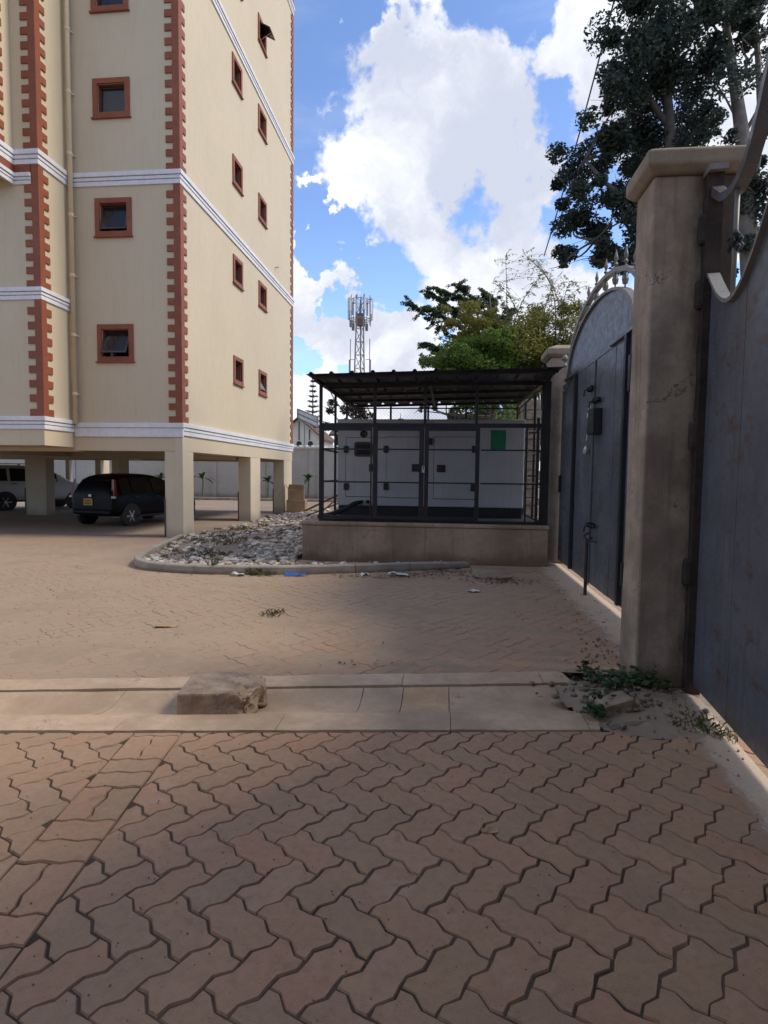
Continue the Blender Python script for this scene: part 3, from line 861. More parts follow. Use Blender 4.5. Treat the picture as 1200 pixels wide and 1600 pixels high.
qm = quoin_mesh(-1, 1); qb = quoin_mesh(-1, -1)
def quoins(me, x, y, ranges):
    for z0, z1 in ranges:
        n = int(round((z1 - z0) / .3)); 
        for k_ in range(n):
            o = inst(me, 'quoin_block', (x, y, z0 + (z1 - z0) * k_ / n), bld); o.scale.z = (z1 - z0) / n / .3
quoins(qm, XR, YF, ((2.735, 8.215), (8.525, 13.715), (14.025, 17.2)))
quoins(qm, XB, YB1, ((2.785, 5.335), (5.605, 8.215), (8.525, 13.6)))
quoins(qm, XB2, YB2, ((8.525, 13.6),))
quoins(qb, XR, YB, ((2.745, 8.215), (8.525, 13.715), (14.025, 19.3), (19.6, 22)))

# soil pipe in the corner of the bay
pt = []
m = MB(); m.tube([(XB + .13, YF - .13, 2.70), (XB + .13, YF - .13, ZT)], .052, 12); pp = obj(m, 'drain_pipe', M['pipe'], bld, smooth=True)
for k_ in range(16):
    z = 3.4 + k_ * 1.38
    m = MB(); m.lathe([(.058, -.03), (.063, -.02), (.063, .03), (.058, .04)], (XB + .13, YF - .13, z), 12); m.bar((XB + .13, YF - .13, z), (XB + .2, YF, z), .02, .02); obj(m, 'pipe_clip', M['pipe'], pp)
m = MB(); m.tube([(-6.35, 21.2, 8.95), (XR + .14, 21.2, 8.95)], .03, 8); obj(m, 'overflow_pipe', M['pipe'], bld)

# beams and columns of the open car park
def column(x0, x1, y0, y1, guard=True, z1=2.285, mat='cream_low'):
    m = MB(); m.box(x0, x1, y0, y1, 0, z1); c = obj(m, 'column', M[mat], bld, bev=.008)
    if guard:
        m = MB(); m.box(x0 - .018, x0 + .01, y0 - .022, y0 + .06, .02, .95); obj(m, 'corner_guard', M['winmetal'], c)
    return c


column(-6.67, XR - .003, YF + .003, 14.12, z1=2.065)
m = MB(); m.box(-6.40, XR + .02, YF - .022, 13.80, .0, 2.39); obj(m, 'pilaster', M['cream_low'], bld, bev=.006)
column(-6.64, XR - .003, 18.45, 19.45, z1=2.065); column(-6.66, XR - .003, 22.4, 23.55, z1=2.065)
m = MB(); m.box(XB, -6.672, YF + .201, YF + .35, 2.07, 2.285); m.box(-22, XB, YF + .201, YF + .4, 2.05, 2.282); m.box(XR - .45, XR - .203, 14.13, 18.44, 2.07, 2.284); m.box(XR - .45, XR - .203, 19.46, 22.39, 2.07, 2.284)
m.box(-22, -6.7, 18.3, 18.6, 1.98, 2.283); m.box(-22, -6.7, 23.0, 23.3, 2.0, 2.281); m.box(-12.6, -12.3, 14, 18.29, 2.02, 2.279); m.box(-12.6, -12.3, 18.61, 23., 2.02, 2.279)
obj(m, 'beam', M['cream_low'], bld)
for (x0, x1, y0, y1) in ((-14.6, -13.82, 19.2, 19.65), (-14.6, -14.35, 23.35, 24.0), (-11.06, -10.77, 18.62, 19.2), (-15.92, -15.75, 23.35, 23.55), (-20.9, -20.3, 22.6, 23.2), (-18.3, -17.9, 18.62, 19.1)):
    column(x0, x1, y0, y1, x0 == -14.6 and y0 < 20)

# ================================================================== BOUNDARY WALL
bw = thing('boundary_wall', 'long pale grey rendered boundary wall with tin coping behind the car park', 'wall', (-14, 34.3, 0))
m = MB(); m.box(-45, 3.5, 34.2, 34.45, 0, 2.98); obj(m, 'wall_body', M['boundary'], bw)
for k_ in range(16):
    m = MB(); x0 = -44 + k_ * 3.0; m.box(x0, x0 + .35, 34.14, 34.195, 0, 2.96); obj(m, 'pier', M['boundary'], bw)
m = MB(); n = 260
for k_ in range(n):
    xa, xb = -45 + 48.5 * k_ / n, -45 + 48.5 * (k_ + 1) / n; za, zb = (.03 if k_ % 2 else -.03), (-.03 if k_ % 2 else .03)
    m.quad((xa, 34.02, 3.12 + za), (xb, 34.02, 3.12 + zb), (xb, 34.62, 3.2 + zb), (xa, 34.62, 3.2 + za))
obj(m, 'tin_coping', M['tin'], bw)
m = MB(); m.box(-45, 3.5, 34.16, 34.5, 2.985, 3.06); obj(m, 'ledge', M['white'], bw)


# unseen block added behind the viewpoint to shade the near paving
ob = thing('rear_shade_block', 'unseen stone faced block added behind the viewer to cast shade', 'building', (2, -9, 0))
m = MB(); m.box(-16, 14, -19, -8, 0, 9.5); obj(m, 'wall', M['stone'], ob)
m = MB(); m.box(-16.3, 14.3, -19.3, -7.7, 9.502, 9.9); obj(m, 'roof', M['roofbrown'], ob)

# ================================================================== VEHICLES
def wheel(par, x, y, side, r=.29, rim='alloy', spokes=6):
    m = MB(); w = .19; y0 = y
    pr = [(r * .66, -w / 2), (r * .93, -w / 2), (r, -w / 2 + .03), (r, w / 2 - .03), (r * .93, w / 2), (r * .66, w / 2)]
    m.lathe(pr, (x, y0, r), 24, (0, 1, 0)); wh = obj(m, 'wheel', M['tyre'], par, local=True, smooth=False)
    m = MB(); yo = y0 + side * (w / 2 - .012)
    m.lathe([(r * .66, -.01), (r * .66, .016), (r * .60, .018), (r * .57, .0)], (x, yo, r), 24, (0, side, 0)); 
    for k_ in range(spokes):
        a = 2 * math.pi * k_ / spokes; d = Vector((math.cos(a), 0, math.sin(a))); q = Vector((-d.z, 0, d.x))
        m.obox(Vector((x, yo + side * .012, r)) + d * r * .33, d * r * .29, q * r * .085, (0, .010, 0))
    m.lathe([(r * .15, 0), (r * .14, .03), (r * .05, .034)], (x, yo, r), 12, (0, side, 0))
    obj(m, 'rim', M[rim], wh, local=True)


def loft(m, rings):
    n = len(rings[0]); o = len(m.v)
    for rg in rings: m.v.extend([tuple(p) for p in rg])
    for i in range(len(rings) - 1):
        for k_ in range(n): m.f.append((o + i * n + k_, o + i * n + (k_ + 1) % n, o + (i + 1) * n + (k_ + 1) % n, o + (i + 1) * n + k_)); m.mi.append(0)
    m.f += [tuple(o + k_ for k_ in range(n))[::-1], tuple(o + (len(rings) - 1) * n + k_ for k_ in range(n))]; m.mi += [0, 0]


def car(name, label, loc, rz, paint, st, wheels, r, glassx, roofbars=False):
    """st: stations from the tail (x=0) forward: (x, z floor, z belt, z roof, half width low, half width belt, half width roof)"""
    t = thing(name, label, 'car', loc, rz)
    m = MB(); rings = []
    for (x, zf, zb, zr, wl, wb, wr) in st:
        half = [(wl * .86, zf), (wl, zf + .10), (wl + .012, zf + (zb - zf) * .55), (wb, zb)]
        if zr > zb + .03: half += [(wr + (wb - wr) * .12, zb + (zr - zb) * .80), (wr * .90, zr - .012), (wr * .45, zr)]
        else: half += [(wb * .97, zb + .008), (wb * .85, zb + .014), (wb * .45, zb + .018)]
        rings.append([(x, y, z) for y, z in half] + [(x, -y, z) for y, z in half[::-1]])
    loft(m, rings)
    body = obj(m, 'body', M[paint], t, local=True, smooth=True)
    mod = body.modifiers.new('sub', 'SUBSURF'); mod.levels = mod.render_levels = 2
    def lerp(x):
        for a, b in zip(st, st[1:]):
            if a[0] <= x <= b[0]:
                q = (x - a[0]) / (b[0] - a[0] + 1e-9); return [a[i] + (b[i] - a[i]) * q for i in range(7)]
        return st[-1]
    for sgn in (-1, 1):                               # side glass, one pane after the other
        for (xa, xb) in glassx:
            m = MB(); top = []; bot = []
            for q in range(5):
                x = xa + (xb - xa) * q / 4; _, zf, zb, zr, wl, wb, wr = lerp(x)
                zl = zb + .045; zh = max(zl + .02, zb + (zr - zb) * .80)
                bot.append((x, sgn * (wb - .008), zl)); top.append((x, sgn * (wr + (wb - wr) * .12 + .004), zh))
            for q in range(4): m.quad(bot[q], bot[q + 1], top[q + 1], top[q]) if sgn < 0 else m.quad(bot[q + 1], bot[q], top[q], top[q + 1])
            obj(m, 'side_window', M['carglass'], t, local=True)
        for x in wheels:
            wheel(t, x, sgn * (st[3][4] - .085), sgn, r)
            m = MB(); m.lathe([(r * 1.17, -.10), (r * 1.17, .018), (r * 1.05, .02)], (x, sgn * (st[3][4]), r + .02), 26, (0, sgn, 0)); obj(m, 'wheel_arch', M['black'], t, local=True)
        m = MB(); mx = glassx[-1][1] - .18; z0 = lerp(mx)[2] + .06
        m.obox((mx, sgn * (lerp(mx)[5] + .11), z0 + .05), (.05, 0, 0), (0, .09, 0), (0, 0, .065)); obj(m, 'mirror', M[paint], t, local=True, bev=.02)
        m = MB(); 
        for (xa, xb) in glassx[-2:]:
            xx = xa + .1; q = lerp(xx); m.obox((xx, sgn * (q[4] + .02), q[2] - .06), (.09, 0, 0), (0, .012, 0), (0, 0, .014))
        obj(m, 'door_handle', M['black'], t, local=True)
        m = MB(); m.box(st[2][0] + .35, st[-3][0] - .35, sgn * (st[3][4] + .0) - .02, sgn * (st[3][4]) + .02, st[3][1] + .005, st[3][1] + .07); obj(m, 'sill', M['black'], t, local=True)
    if roofbars:
        for sgn in (-1, 1):
            m = MB(); m.bar((.35, sgn * .52, st[3][3] + .05), (1.9, sgn * .52, st[4][3] + .05), .03, .03); m.box(.4, .46, sgn * .52 - .02, sgn * .52 + .02, st[3][3] - .03, st[3][3] + .05); m.box(1.7, 1.76, sgn * .52 - .02, sgn * .52 + .02, st[3][3] - .03, st[3][3] + .05); obj(m, 'roof_rail', M['black'], t, local=True)
    return t


# x floor belt roof wl wb wr
hatch = [(0, .38, .82, .84, .66, .68, .56), (.04, .31, .88, 1.10, .76, .77, .58), (.18, .28, .90, 1.36, .815, .81, .585), (.50, .25, .91, 1.485, .84, .825, .60), (1.2, .22, .90, 1.525, .85, .84, .615), (2.0, .22, .89, 1.48, .85, .84, .61), (2.55, .22, .88, 1.27, .85, .835, .60), (3.0, .22, .88, .93, .84, .82, .7), (3.5, .24, .80, .82, .80, .78, .66), (3.75, .30, .64, .66, .70, .66, .55)]
hp = gz(160, 820); HX, HY, HR = -9.90, 15.62, R(76)
cb = car('hatchback_car', 'dark blue hatchback with yellow plate parked under the building beside the corner column', (HX, HY, 0), HR, 'carblue', hatch, (.62, 3.1), .295, [(.30, .68), (.74, 1.5), (1.56, 2.42)])
m = MB(); m.add([(.055, -.56, .97), (.055, .56, .97), (.185, .50, 1.335), (.185, -.50, 1.335)], [(0, 3, 2, 1)]); obj(m, 'rear_window', M['carglass'], cb, local=True)
for sgn in (-1, 1):
    m = MB(); m.add([(.075, sgn * .66, .86), (.02, sgn * .80, .86), (.10, sgn * .845, .86), (.10, sgn * .655, 1.34), (.10, sgn * .72, 1.34), (.17, sgn * .735, 1.34)], [(0, 1, 4, 3), (1, 2, 5, 4), (0, 3, 5, 2), (0, 2, 1), (3, 4, 5)])
    tl = obj(m, 'tail_light', M['redlamp'], cb, local=True)
    m = MB(); m.obox((.035, sgn * .77, .845), (.03, 0, 0), (0, .055, 0), (0, 0, .03)); obj(m, 'reverse_lamp', M['clear'], tl, local=True)
m = MB(); m.obox((-.015, .10, .70), (.008, 0, 0), (0, .16, 0), (0, 0, .095)); pl = obj(m, 'number_plate', M['plate'], cb, local=True)
m = MB()
for k_ in range(4):
    for q in range(2): m.obox((-.025, .19 - k_ * .06, .735 - q * .075), (.003, 0, 0), (0, .017, 0), (0, 0, .022))
obj(m, 'plate_lettering', M['black'], pl, local=True, kind='stuff')
m = MB(); m.box(-.03, .16, -.70, .70, .34, .50); obj(m, 'rear_bumper', M['carblue'], cb, local=True, bev=.05)
m = MB(); m.obox((-.03, 0, .88), (.015, 0, 0), (0, .05, 0), (0, 0, .03)); obj(m, 'badge', M['silver'], cb, local=True)

suv = [(0, .50, 1.05, 1.08, .74, .74, .62), (.03, .42, 1.08, 1.48, .82, .82, .66), (.12, .36, 1.10, 1.66, .86, .85, .67), (.4, .33, 1.10, 1.74, .875, .86, .68), (1.2, .32, 1.09, 1.76, .88, .865, .69), (2.2, .32, 1.07, 1.73, .88, .865, .68), (2.85, .32, 1.06, 1.42, .88, .86, .66), (3.2, .32, 1.05, 1.08, .87, .85, .72), (3.85, .34, .98, 1.0, .85, .82, .72), (4.2, .40, .82, .84, .76, .72, .6)]
cs_ = car('suv_car', 'silver estate car with roof rails half hidden behind a car park column', (-17.75, 20.6, 0), R(57), 'carsilver', suv, (.75, 3.35), .335, [(.30, .85), (.95, 1.75), (1.83, 2.65)], True)
for sgn in (-1, 1):
    m = MB(); m.box(-.02, .10, sgn * .84 - .06, sgn * .84 + .03, .72, 1.14); obj(m, 'tail_light', M['redlamp'], cs_, local=True, bev=.015)
m = MB(); m.add([(.03, -.62, 1.13), (.03, .62, 1.13), (.125, .56, 1.60), (.125, -.56, 1.60)], [(0, 3, 2, 1)]); obj(m, 'rear_window', M['carglass'], cs_, local=True)
m = MB(); m.box(-.09, .15, -.80, .80, .42, .62); obj(m, 'rear_bumper', M['black'], cs_, local=True, bev=.05)

# ================================================================== GENERATOR ENCLOSURE
PY = 10.42
pl_ = thing('concrete_plinth', 'stained plaster plinth under the black generator cage', 'plinth', (-.35, PY, 0))
m = MB(); m.box(-2.56, 1.80, PY, 15.1, 0, .655); obj(m, 'base', M['plinth'], pl_, bev=.012)
m = MB(); m.box(-2.585, 1.82, PY - .02, 15.12, .656, .72); obj(m, 'slab', M['plinth'], pl_, bev=.015)

cage = thing('generator_cage', 'black steel cage with corrugated roof standing on the plaster plinth', 'cage', (-.3, PY + .2, .72))
YC = PY + .16; XL, XRt = -2.26, 1.72; ZR = 3.22


def post(x, y, w, z0, z1, par=cage, d=None, name='post'):
    m = MB(); d = d or w; m.box(x - w / 2, x + w / 2, y - d / 2, y + d / 2, z0, z1); return obj(m, name, M['cage'], par, bev=.004)


post(XL, YC, .055, .72, ZR)
post(-.905 - .37, YC, .055, 2.49, ZR); post(-.375, YC, .05, 2.49, ZR); post(.53, YC, .05, 2.49, ZR)
post(1.41, YC, .03, .72, 2.42); post(1.60, YC + .0, .045, .72, 2.6); 
m = MB(); m.box(1.655, 1.80, YC - .03, YC + .06, .72, ZR); obj(m, 'post', M['cage'], cage)
for x in (-2.26, -1.38, -.45, .48, 1.72): post(x, 14.75, .05, .72, ZR + .04)
for y in (12.0, 13.4): post(XL, y, .045, .72, ZR); post(1.74, y, .045, .72, ZR)
# rails
for z, h, x0, x1 in ((.745, .05, XL, 1.66), (2.46, .075, XL, 1.66), (2.03, .026, 1.41, 1.66), (1.44, .026, .59, 1.66), (2.03, .026, .59, 1.41), (2.34, .024, 1.41, 1.60), (1.585, .024, 1.41, 1.60), (ZR - .03, .06, XL, 1.72)):
    m = MB(); m.box(x0 + .03, x1 - .0, YC - .018, YC + .018, z - h / 2, z + h / 2); obj(m, 'rail', M['cage'], cage)
for x in (XL, 1.74):
    for z in (.745, 1.44, 2.03, 2.46, ZR - .03):
        m = MB(); m.box(x - .015, x + .015, YC + .03, 14.72, z - .015, z + .015); obj(m, 'rail', M['cage'], cage)
for z in (.745, 2.46, ZR):
    m = MB(); m.box(XL + .03, 1.70, 14.735, 14.765, z - .015, z + .015); obj(m, 'rail', M['cage'], cage)
# two hinged leaves and a fixed side leaf
def leaf(x0, x1, rails, name='door', w=.06):
    dm = MB(); y = YC - .035
    for a, b in ((x0, x0 + w), (x1 - w, x1)): dm.box(a, b, y - .02, y + .02, .78, 2.415)
    for z in (.805, 2.39): dm.box(x0 + w, x1 - w, y - .019, y + .019, z - .028, z + .028)
    d = obj(dm, name, M['cage'], cage, bev=.004)
    for z in rails:
        m = MB(); m.box(x0 + w - .002, x1 - w + .002, y - .013, y + .013, z - .013, z + .013); obj(m, 'rail', M['cage'], d)
    return d


leaf(-2.22, -1.32, (1.44, 2.03), 'side_panel', .025)
d1 = leaf(-1.30, -.385, (1.44, 2.03), 'door', .085); d2 = leaf(-.375, .595, (1.44, 2.03), 'door', .075)
m = MB(); m.box(-.43, -.33, YC - .085, YC - .06, 1.70, 1.735); m.box(-.475, -.44, YC - .085, YC - .058, 1.66, 1.78); obj(m, 'bolt', M['cage'], d1)
pad = MB(); pad.box(-.415, -.365, YC - .115, YC - .088, 1.62, 1.685); pad.tube([(-.408, YC - .10, 1.68), (-.408, YC - .10, 1.725), (-.39, YC - .10, 1.74), (-.372, YC - .10, 1.725), (-.372, YC - .10, 1.68)], .006, 6)
solo(pad, 'padlock', M['silver'], 'small bright padlock hanging where the two cage doors meet', 'padlock')
# chain link across the front and the rear
m = MB(); st = .085; r = .0016
def link(x0, x1, z0, z1, y):
    H = z1 - z0; n0 = int((x1 - x0 + H) / st)
    for k_ in range(n0):
        for s_ in (1, -1):
            a = x0 - H + k_ * st if s_ > 0 else x0 + k_ * st
            p = []
            for t in (0, 1):
                p.append((a + (H * t if s_ > 0 else -H * t), z0 + H * t))
            (xa, za), (xb, zb) = p
            lo, hi = (xa, xb) if xa < xb else (xb, xa)
            def zat(x): return za + (zb - za) * (x - xa) / (xb - xa)
            lo2, hi2 = max(lo, x0), min(hi, x1)
            if hi2 - lo2 < .02: continue
            m.tube([(lo2, y, zat(lo2)), (hi2, y, zat(hi2))], r, 3, False)
link(XL + .03, 1.70, .78, 3.2, 14.79)
obj(m, 'chain_link', M['cage'], cage, kind='stuff')

# corrugated roof: one sheet after the other on purlins
rx0, rx1, ry0, ry1 = -2.40, 1.86, 9.98, 15.0
nsh = 6; w = (rx1 - rx0) / nsh
for q in range(nsh):
    m = MB(); pts = []; a = rx0 + q * w; b = a + w + .03
    for k_ in range(2):
        for dx, dz in ((0, 0), (.045, 0.), (.066, .034), (.105, .034), (.126, 0.), (.24, 0.), (.245, .006), (.25, 0.)): pts.append((a + k_ * w / 2 + dx * w / .71, dz))
    pts.append((b, 0.)); zo = .002 * (q % 2)
    for (x, dz) in pts:
        for y in (ry0 + .02 * math.sin(q * 3.1), ry1): m.v.append((x, y, 3.275 + zo + dz + .07 * (y - ry0) / 5 * .8 + .022 * (x - rx0)))
    for i in range(len(pts) - 1): m.f.append((2 * i, 2 * i + 2, 2 * i + 3, 2 * i + 1)); m.mi.append(0)
    o = obj(m, 'roof_sheet', M['roofsheet'], cage); sm = o.modifiers.new('thick', 'SOLIDIFY'); sm.thickness = .004
for y in (10.12, 11.4, 12.6, 13.8, 14.9):
    m = MB(); m.bar((rx0 + .08, y, 3.235 + .011 * (y - ry0)), (rx1 - .03, y, 3.235 + .011 * (y - ry0) + .09), .05, .06); obj(m, 'purlin', M['cage'], cage)
for x in (rx0 + .14, -.3, 1.74):
    m = MB(); m.bar((x, 10.1, 3.19 + .022 * (x - rx0)), (x, 14.9, 3.25 + .022 * (x - rx0)), .05, .05); obj(m, 'rafter', M['cage'], cage)

m = MB(); m.box(XL + .03, 1.70, YC + .04, 14.7, .7205, .7245); obj(m, 'floor_plate', M['cage'], cage)

# generator
GY = 12.0
gen = thing('generator', 'grey white canopied generator with black hinges inside the black cage', 'generator', (-.35, 12.7, .72))
gx0, gx1 = -2.21, 1.56
m = MB(); m.box(gx0 + .02, gx1 - .02, GY + .04, GY + 1.36, .722, .93); obj(m, 'skid', M['black'], gen)
m = MB(); m.box(gx0, gx1, GY, GY + 1.4, .931, 2.56); obj(m, 'canopy', M['genset'], gen, bev=.02)
m = MB(); m.box(gx0 - .012, gx1 + .012, GY - .014, GY + 1.414, 2.562, 2.70); obj(m, 'roof_cap', M['genset'], gen, bev=.02)
def gp(u, v): p = at(u, v, GY); return p.x, p.z
for (u0, u1, v0, v1) in ((541, 584, 684, 776), (604, 658, 683, 778), (679, 741, 683, 780)):
    x0, z1 = gp(u0, v0); x1, z0 = gp(u1, v1)
    if x1 < -1.3: x1 = -1.19
    m = MB(); m.box(x0, x1, GY - .012, GY + .01, z0, z1); gd = obj(m, 'door', M['genset'], gen, bev=.004)
    m = MB(); t = .010
    for bx in ((x0 - t, x0, z0 - t, z1 + t), (x1, x1 + t, z0 - t, z1 + t), (x0, x1, z0 - t, z0), (x0, x1, z1, z1 + t)): m.box(bx[0], bx[1], GY - .003, GY + .005, bx[2], bx[3])
    obj(m, 'seal', M['black'], gd)
for (u, v) in ((541, 702), (541, 760), (603, 702), (603, 760), (672, 690), (741, 702), (739, 762)):
    x, z = gp(u, v); m = MB(); m.box(x - .05, x + .05, GY - .045, GY - .012, z - .07, z + .07); obj(m, 'hinge', M['black'], gen, bev=.012)
for (u, v) in ((583, 731), (650, 731), (689, 732)):
    x, z = gp(u, v); m = MB(); m.box(x - .085, x + .085, GY - .03, GY - .0125, z - .075, z + .075); hd = obj(m, 'handle', M['black'], gen, bev=.01)
    m = MB(); m.box(x - .05, x + .05, GY - .045, GY - .031, z - .02, z + .02); obj(m, 'latch', M['winmetal'], hd)
x, z = gp(568, 678); m = MB(); m.lathe([(.072, 0), (.072, .02), (.055, .03), (.03, .012)], (x, GY - .001, z), 18, (0, -1, 0)); obj(m, 'vent', M['black'], gen)
x, z = gp(568, 702); m = MB()
pr = []
for cx, cz, a0 in ((.13, .10, 0), (-.13, .10, 90), (-.13, -.10, 180), (.13, -.10, 270)):
    for k_ in range(4): a = R(a0 + k_ * 30); pr.append((x + cx + .06 * math.cos(a), GY - .014, z + cz + .05 * math.sin(a)))
m.prism(pr, (0, -.012, 0)); cw = obj(m, 'control_window', M['winmetal'], gen)
m = MB(); m.box(x - .14, x + .14, GY - .029, GY - .0265, z - .10, z + .10); obj(m, 'pane', M['carglass'], cw)
x0, z1 = gp(767, 672); x1, z0 = gp(790, 704); m = MB(); m.box(x0, x1, GY - .006, GY - .001, z0, z1); obj(m, 'sticker', M['green'], gen)
for u, v in ((575, 784), (565, 784)):
    x, z = gp(u, v); m = MB(); m.lathe([(.038, 0), (.038, .05), (.028, .05), (.026, .02)], (x, GY, z), 12, (0, -1, 0)); obj(m, 'outlet', M['black'], gen)
x, z = gp(567, 738); m = MB(); m.lathe([(.03, 0), (.03, .006)], (x, GY, z), 14, (0, -1, 0)); obj(m, 'badge', M['silver'], gen)
m = MB(); x, z = gp(561, 785); m.tube([(x, GY - .02, z), (x - .08, GY - .18, z - .02), (x - .22, GY - .45, .88), (x - .42, GY - .8, .80), (x - .60, GY - 1.1, .775)], .045, 10)
solo(m, 'exhaust_hose', M['black'], 'black hose sloping from the generator outlets to the floor of the cage', 'hose', smooth=True)

# ================================================================== PILLARS AND GATES
def gate_pillar(label, x0, x1, y0, y1, h, ov=.085, mat='pillar'):
    t = thing('gate_pillar', label, 'pillar', ((x0 + x1) / 2, (y0 + y1) / 2, 0), 0, 'gate pillars')
    m = MB(); n = 26
    # shaft in courses, with slightly wavering plaster arrises
    ring = []
    for k_ in range(n + 1):
        z = h * k_ / n; j = lambda s_: .007 * fbm(z * 2.3, s_ * 7.1, x0)
        ring.append([(x0 + j(1), y0 + j(2), z), (x1 + j(3), y0 + j(4), z), (x1 + j(5), y1 + j(6), z), (x0 + j(7), y1 + j(8), z)])
    loft(m, ring); obj(m, 'shaft', M[mat], t, bev=.018)
    m = MB(); a, b = ov, ov + .035
    m.add([(x0 - .02, y0 - .02, h), (x1 + .02, y0 - .02, h), (x1 + .02, y1 + .02, h), (x0 - .02, y1 + .02, h),
           (x0 - a, y0 - a, h + .05), (x1 + a, y0 - a, h + .05), (x1 + a, y1 + a, h + .05), (x0 - a, y1 + a, h + .05),
           (x0 - a, y0 - a, h + .15), (x1 + a, y0 - a, h + .15), (x1 + a, y1 + a, h + .15), (x0 - a, y1 + a, h + .15),
           (x0 + .1, y0 + .1, h + .24), (x1 - .1, y0 + .1, h + .24), (x1 - .1, y1 - .1, h + .24), (x0 + .1, y1 - .1, h + .24)],
          [(3, 2, 1, 0), (12, 13, 14, 15)] + [(b_ + i, b_ + (i + 1) % 4, b_ + 4 + (i + 1) % 4, b_ + 4 + i) for b_ in (0, 4, 8) for i in range(4)])
    obj(m, 'cap', M['capc'], t, bev=.014)
    return t


gate_pillar('tall weathered plaster gate pillar standing between the two grey metal gates', 1.46, 2.04, 4.56, 4.96, 3.76, .07, 'pillarsoot')
gate_pillar('plaster gate pillar touching the generator cage at the far end of the gate', 1.84, 2.38, 10.92, 11.45, 3.70)

GX = 2.05; GC = 8.52
g1 = thing('arched_gate', 'grey metal double gate with arched top and spearheads beyond the tall pillar', 'gate', (GX, GC, 0))
ya, yb = 4.99, 10.88
# lower sheets
seams = [10.87, 10.36, 9.70, 9.1, 8.53, 8.0, 7.55, 7.02, 6.5, 5.9, 5.45, 5.0]
for i, (b, a) in enumerate(zip(seams, seams[1:])):
    if b - a < .1: continue
    m = MB(); z1 = 3.19; m.box(GX - (.004 if i % 2 else 0), GX + .025, a + .003, b - .003, .085, z1); obj(m, 'sheet', M['gate'], g1, bev=.003)
# arched upper sheet
def arch(c, hw, z0, hh, n=20, p=1.0): return [(c + hw * math.cos(math.pi * k_ / n), z0 + hh * max(0., math.sin(math.pi * k_ / n)) ** p) for k_ in range(n + 1)]
ap = arch(GC, 1.80, 3.20, .80)
m = MB(); m.prism([(GX - .006, y, z) for y, z in ap], (.03, 0, 0)); obj(m, 'arched_sheet', M['gate'], g1)
m = MB()
def strip(m, pts, w, d, xo=0.):
    """flat bar following a curve in the gate's plane: d across the plane, w in it"""
    rings = []
    for i, (y, z) in enumerate(pts):
        t = Vector((pts[min(i + 1, len(pts) - 1)][0] - pts[max(i - 1, 0)][0], pts[min(i + 1, len(pts) - 1)][1] - pts[max(i - 1, 0)][1])).normalized(); q = Vector((-t.y, t.x)) * w / 2
        rings.append([(GX + xo - d / 2, y + q.x, z + q.y), (GX + xo + d / 2, y + q.x, z + q.y), (GX + xo + d / 2, y - q.x, z - q.y), (GX + xo - d / 2, y - q.x, z - q.y)])
    loft(m, rings)
strip(m, ap, .035, .09, .0); obj(m, 'arch_edge', M['gatelight'], g1)
op = arch(GC - .1, 1.98, 3.08, 1.12, 26, .85)
m = MB(); strip(m, op, .05, .075, 0); obj(m, 'top_arch', M['spear'], g1)
for k_ in range(4, 23, 2):
    y, z = op[k_]
    m = MB(); m.box(GX - .007, GX + .007, y - .007, y + .007, z, z + .06); m.lathe([(.012, .05), (.03, .075), (.012, .10), (.022, .13), (.026, .16), (.003, .25)], (GX, y, z), 8); m.lathe([(.014, .02), (.02, .03), (.014, .04)], (GX, y, z), 8)
    obj(m, 'spearhead', M['spear'], g1)
    if k_ in (8, 10, 12, 14, 16, 18):
        zi = [q[1] for q in sorted(ap, key=lambda q: abs(q[0] - y))][0]
        if z - zi > .1: m = MB(); m.box(GX - .008, GX + .008, y - .008, y + .008, zi, z - .02); m.lathe([(.03, -.05), (.042, 0), (.03, .05)], (GX, y, (z + zi) / 2), 8); obj(m, 'upright', M['spear'], g1)
# raised frame bars
for y in (9.68, 7.02):
    m = MB(); m.box(GX - .055, GX - .006, y - .04, y + .04, .10, 3.2); obj(m, 'frame_bar', M['gatebar'], g1, bev=.004)
for a, b in ((9.64, 10.50), (5.6, 7.72)):
    m = MB(); m.box(GX - .05, GX - .006, a, b, 3.205, 3.25); obj(m, 'frame_bar', M['gate'], g1, bev=.004)
m = MB(); m.box(GX - .02, GX - .005, 8.5, 8.56, .06, 3.2); obj(m, 'meeting_strip', M['gate'], g1)
def bolt(y, z, L=.30):
    m = MB(); m.tube([(GX - .05, y - L / 2, z), (GX - .05, y + L / 2, z)], .016, 8); m.box(GX - .07, GX - .006, y - .09, y - .06, z - .035, z + .035); m.box(GX - .07, GX - .006, y + .06, y + .09, z - .035, z + .035); m.tube([(GX - .05, y + .02, z), (GX - .12, y + .02, z - .02), (GX - .13, y + .02, z - .10)], .012, 6)
    obj(m, 'bolt', M['gatebar'], g1)
bolt(8.62, 2.82); bolt(8.3, 2.62, .42); bolt(8.35, .92, .5)
m = MB(); m.box(GX - .12, GX - .006, 8.10, 8.42, 2.16, 2.50); obj(m, 'lock_box', M['gatebar'], g1, bev=.008)
for (a, b, z0, z1) in ((6.84, 6.93, 2.55, 2.95), (6.84, 6.93, .35, .62), (10.72, 10.80, 1.3, 1.6)):
    m = MB(); m.box(GX - .04, GX - .007, a, b, z0, z1); obj(m, 'hinge', M['gatebar'], g1)
m = MB(); m.tube([(GX - .16, 8.04, 0.0), (GX - .13, 8.16, .74)], .022, 8); m.tube([(GX - .13, 8.16, .74), (GX - .13, 8.35, .76), (GX - .06, 8.55, .77), (GX - .03, 8.5, .80)], .012, 6); m.tube([(GX - .03, 8.0, .72), (GX - .14, 8.06, .74), (GX - .03, 8.3, .75)], .012, 6)
obj(m, 'drop_bolt', M['rust'], g1)
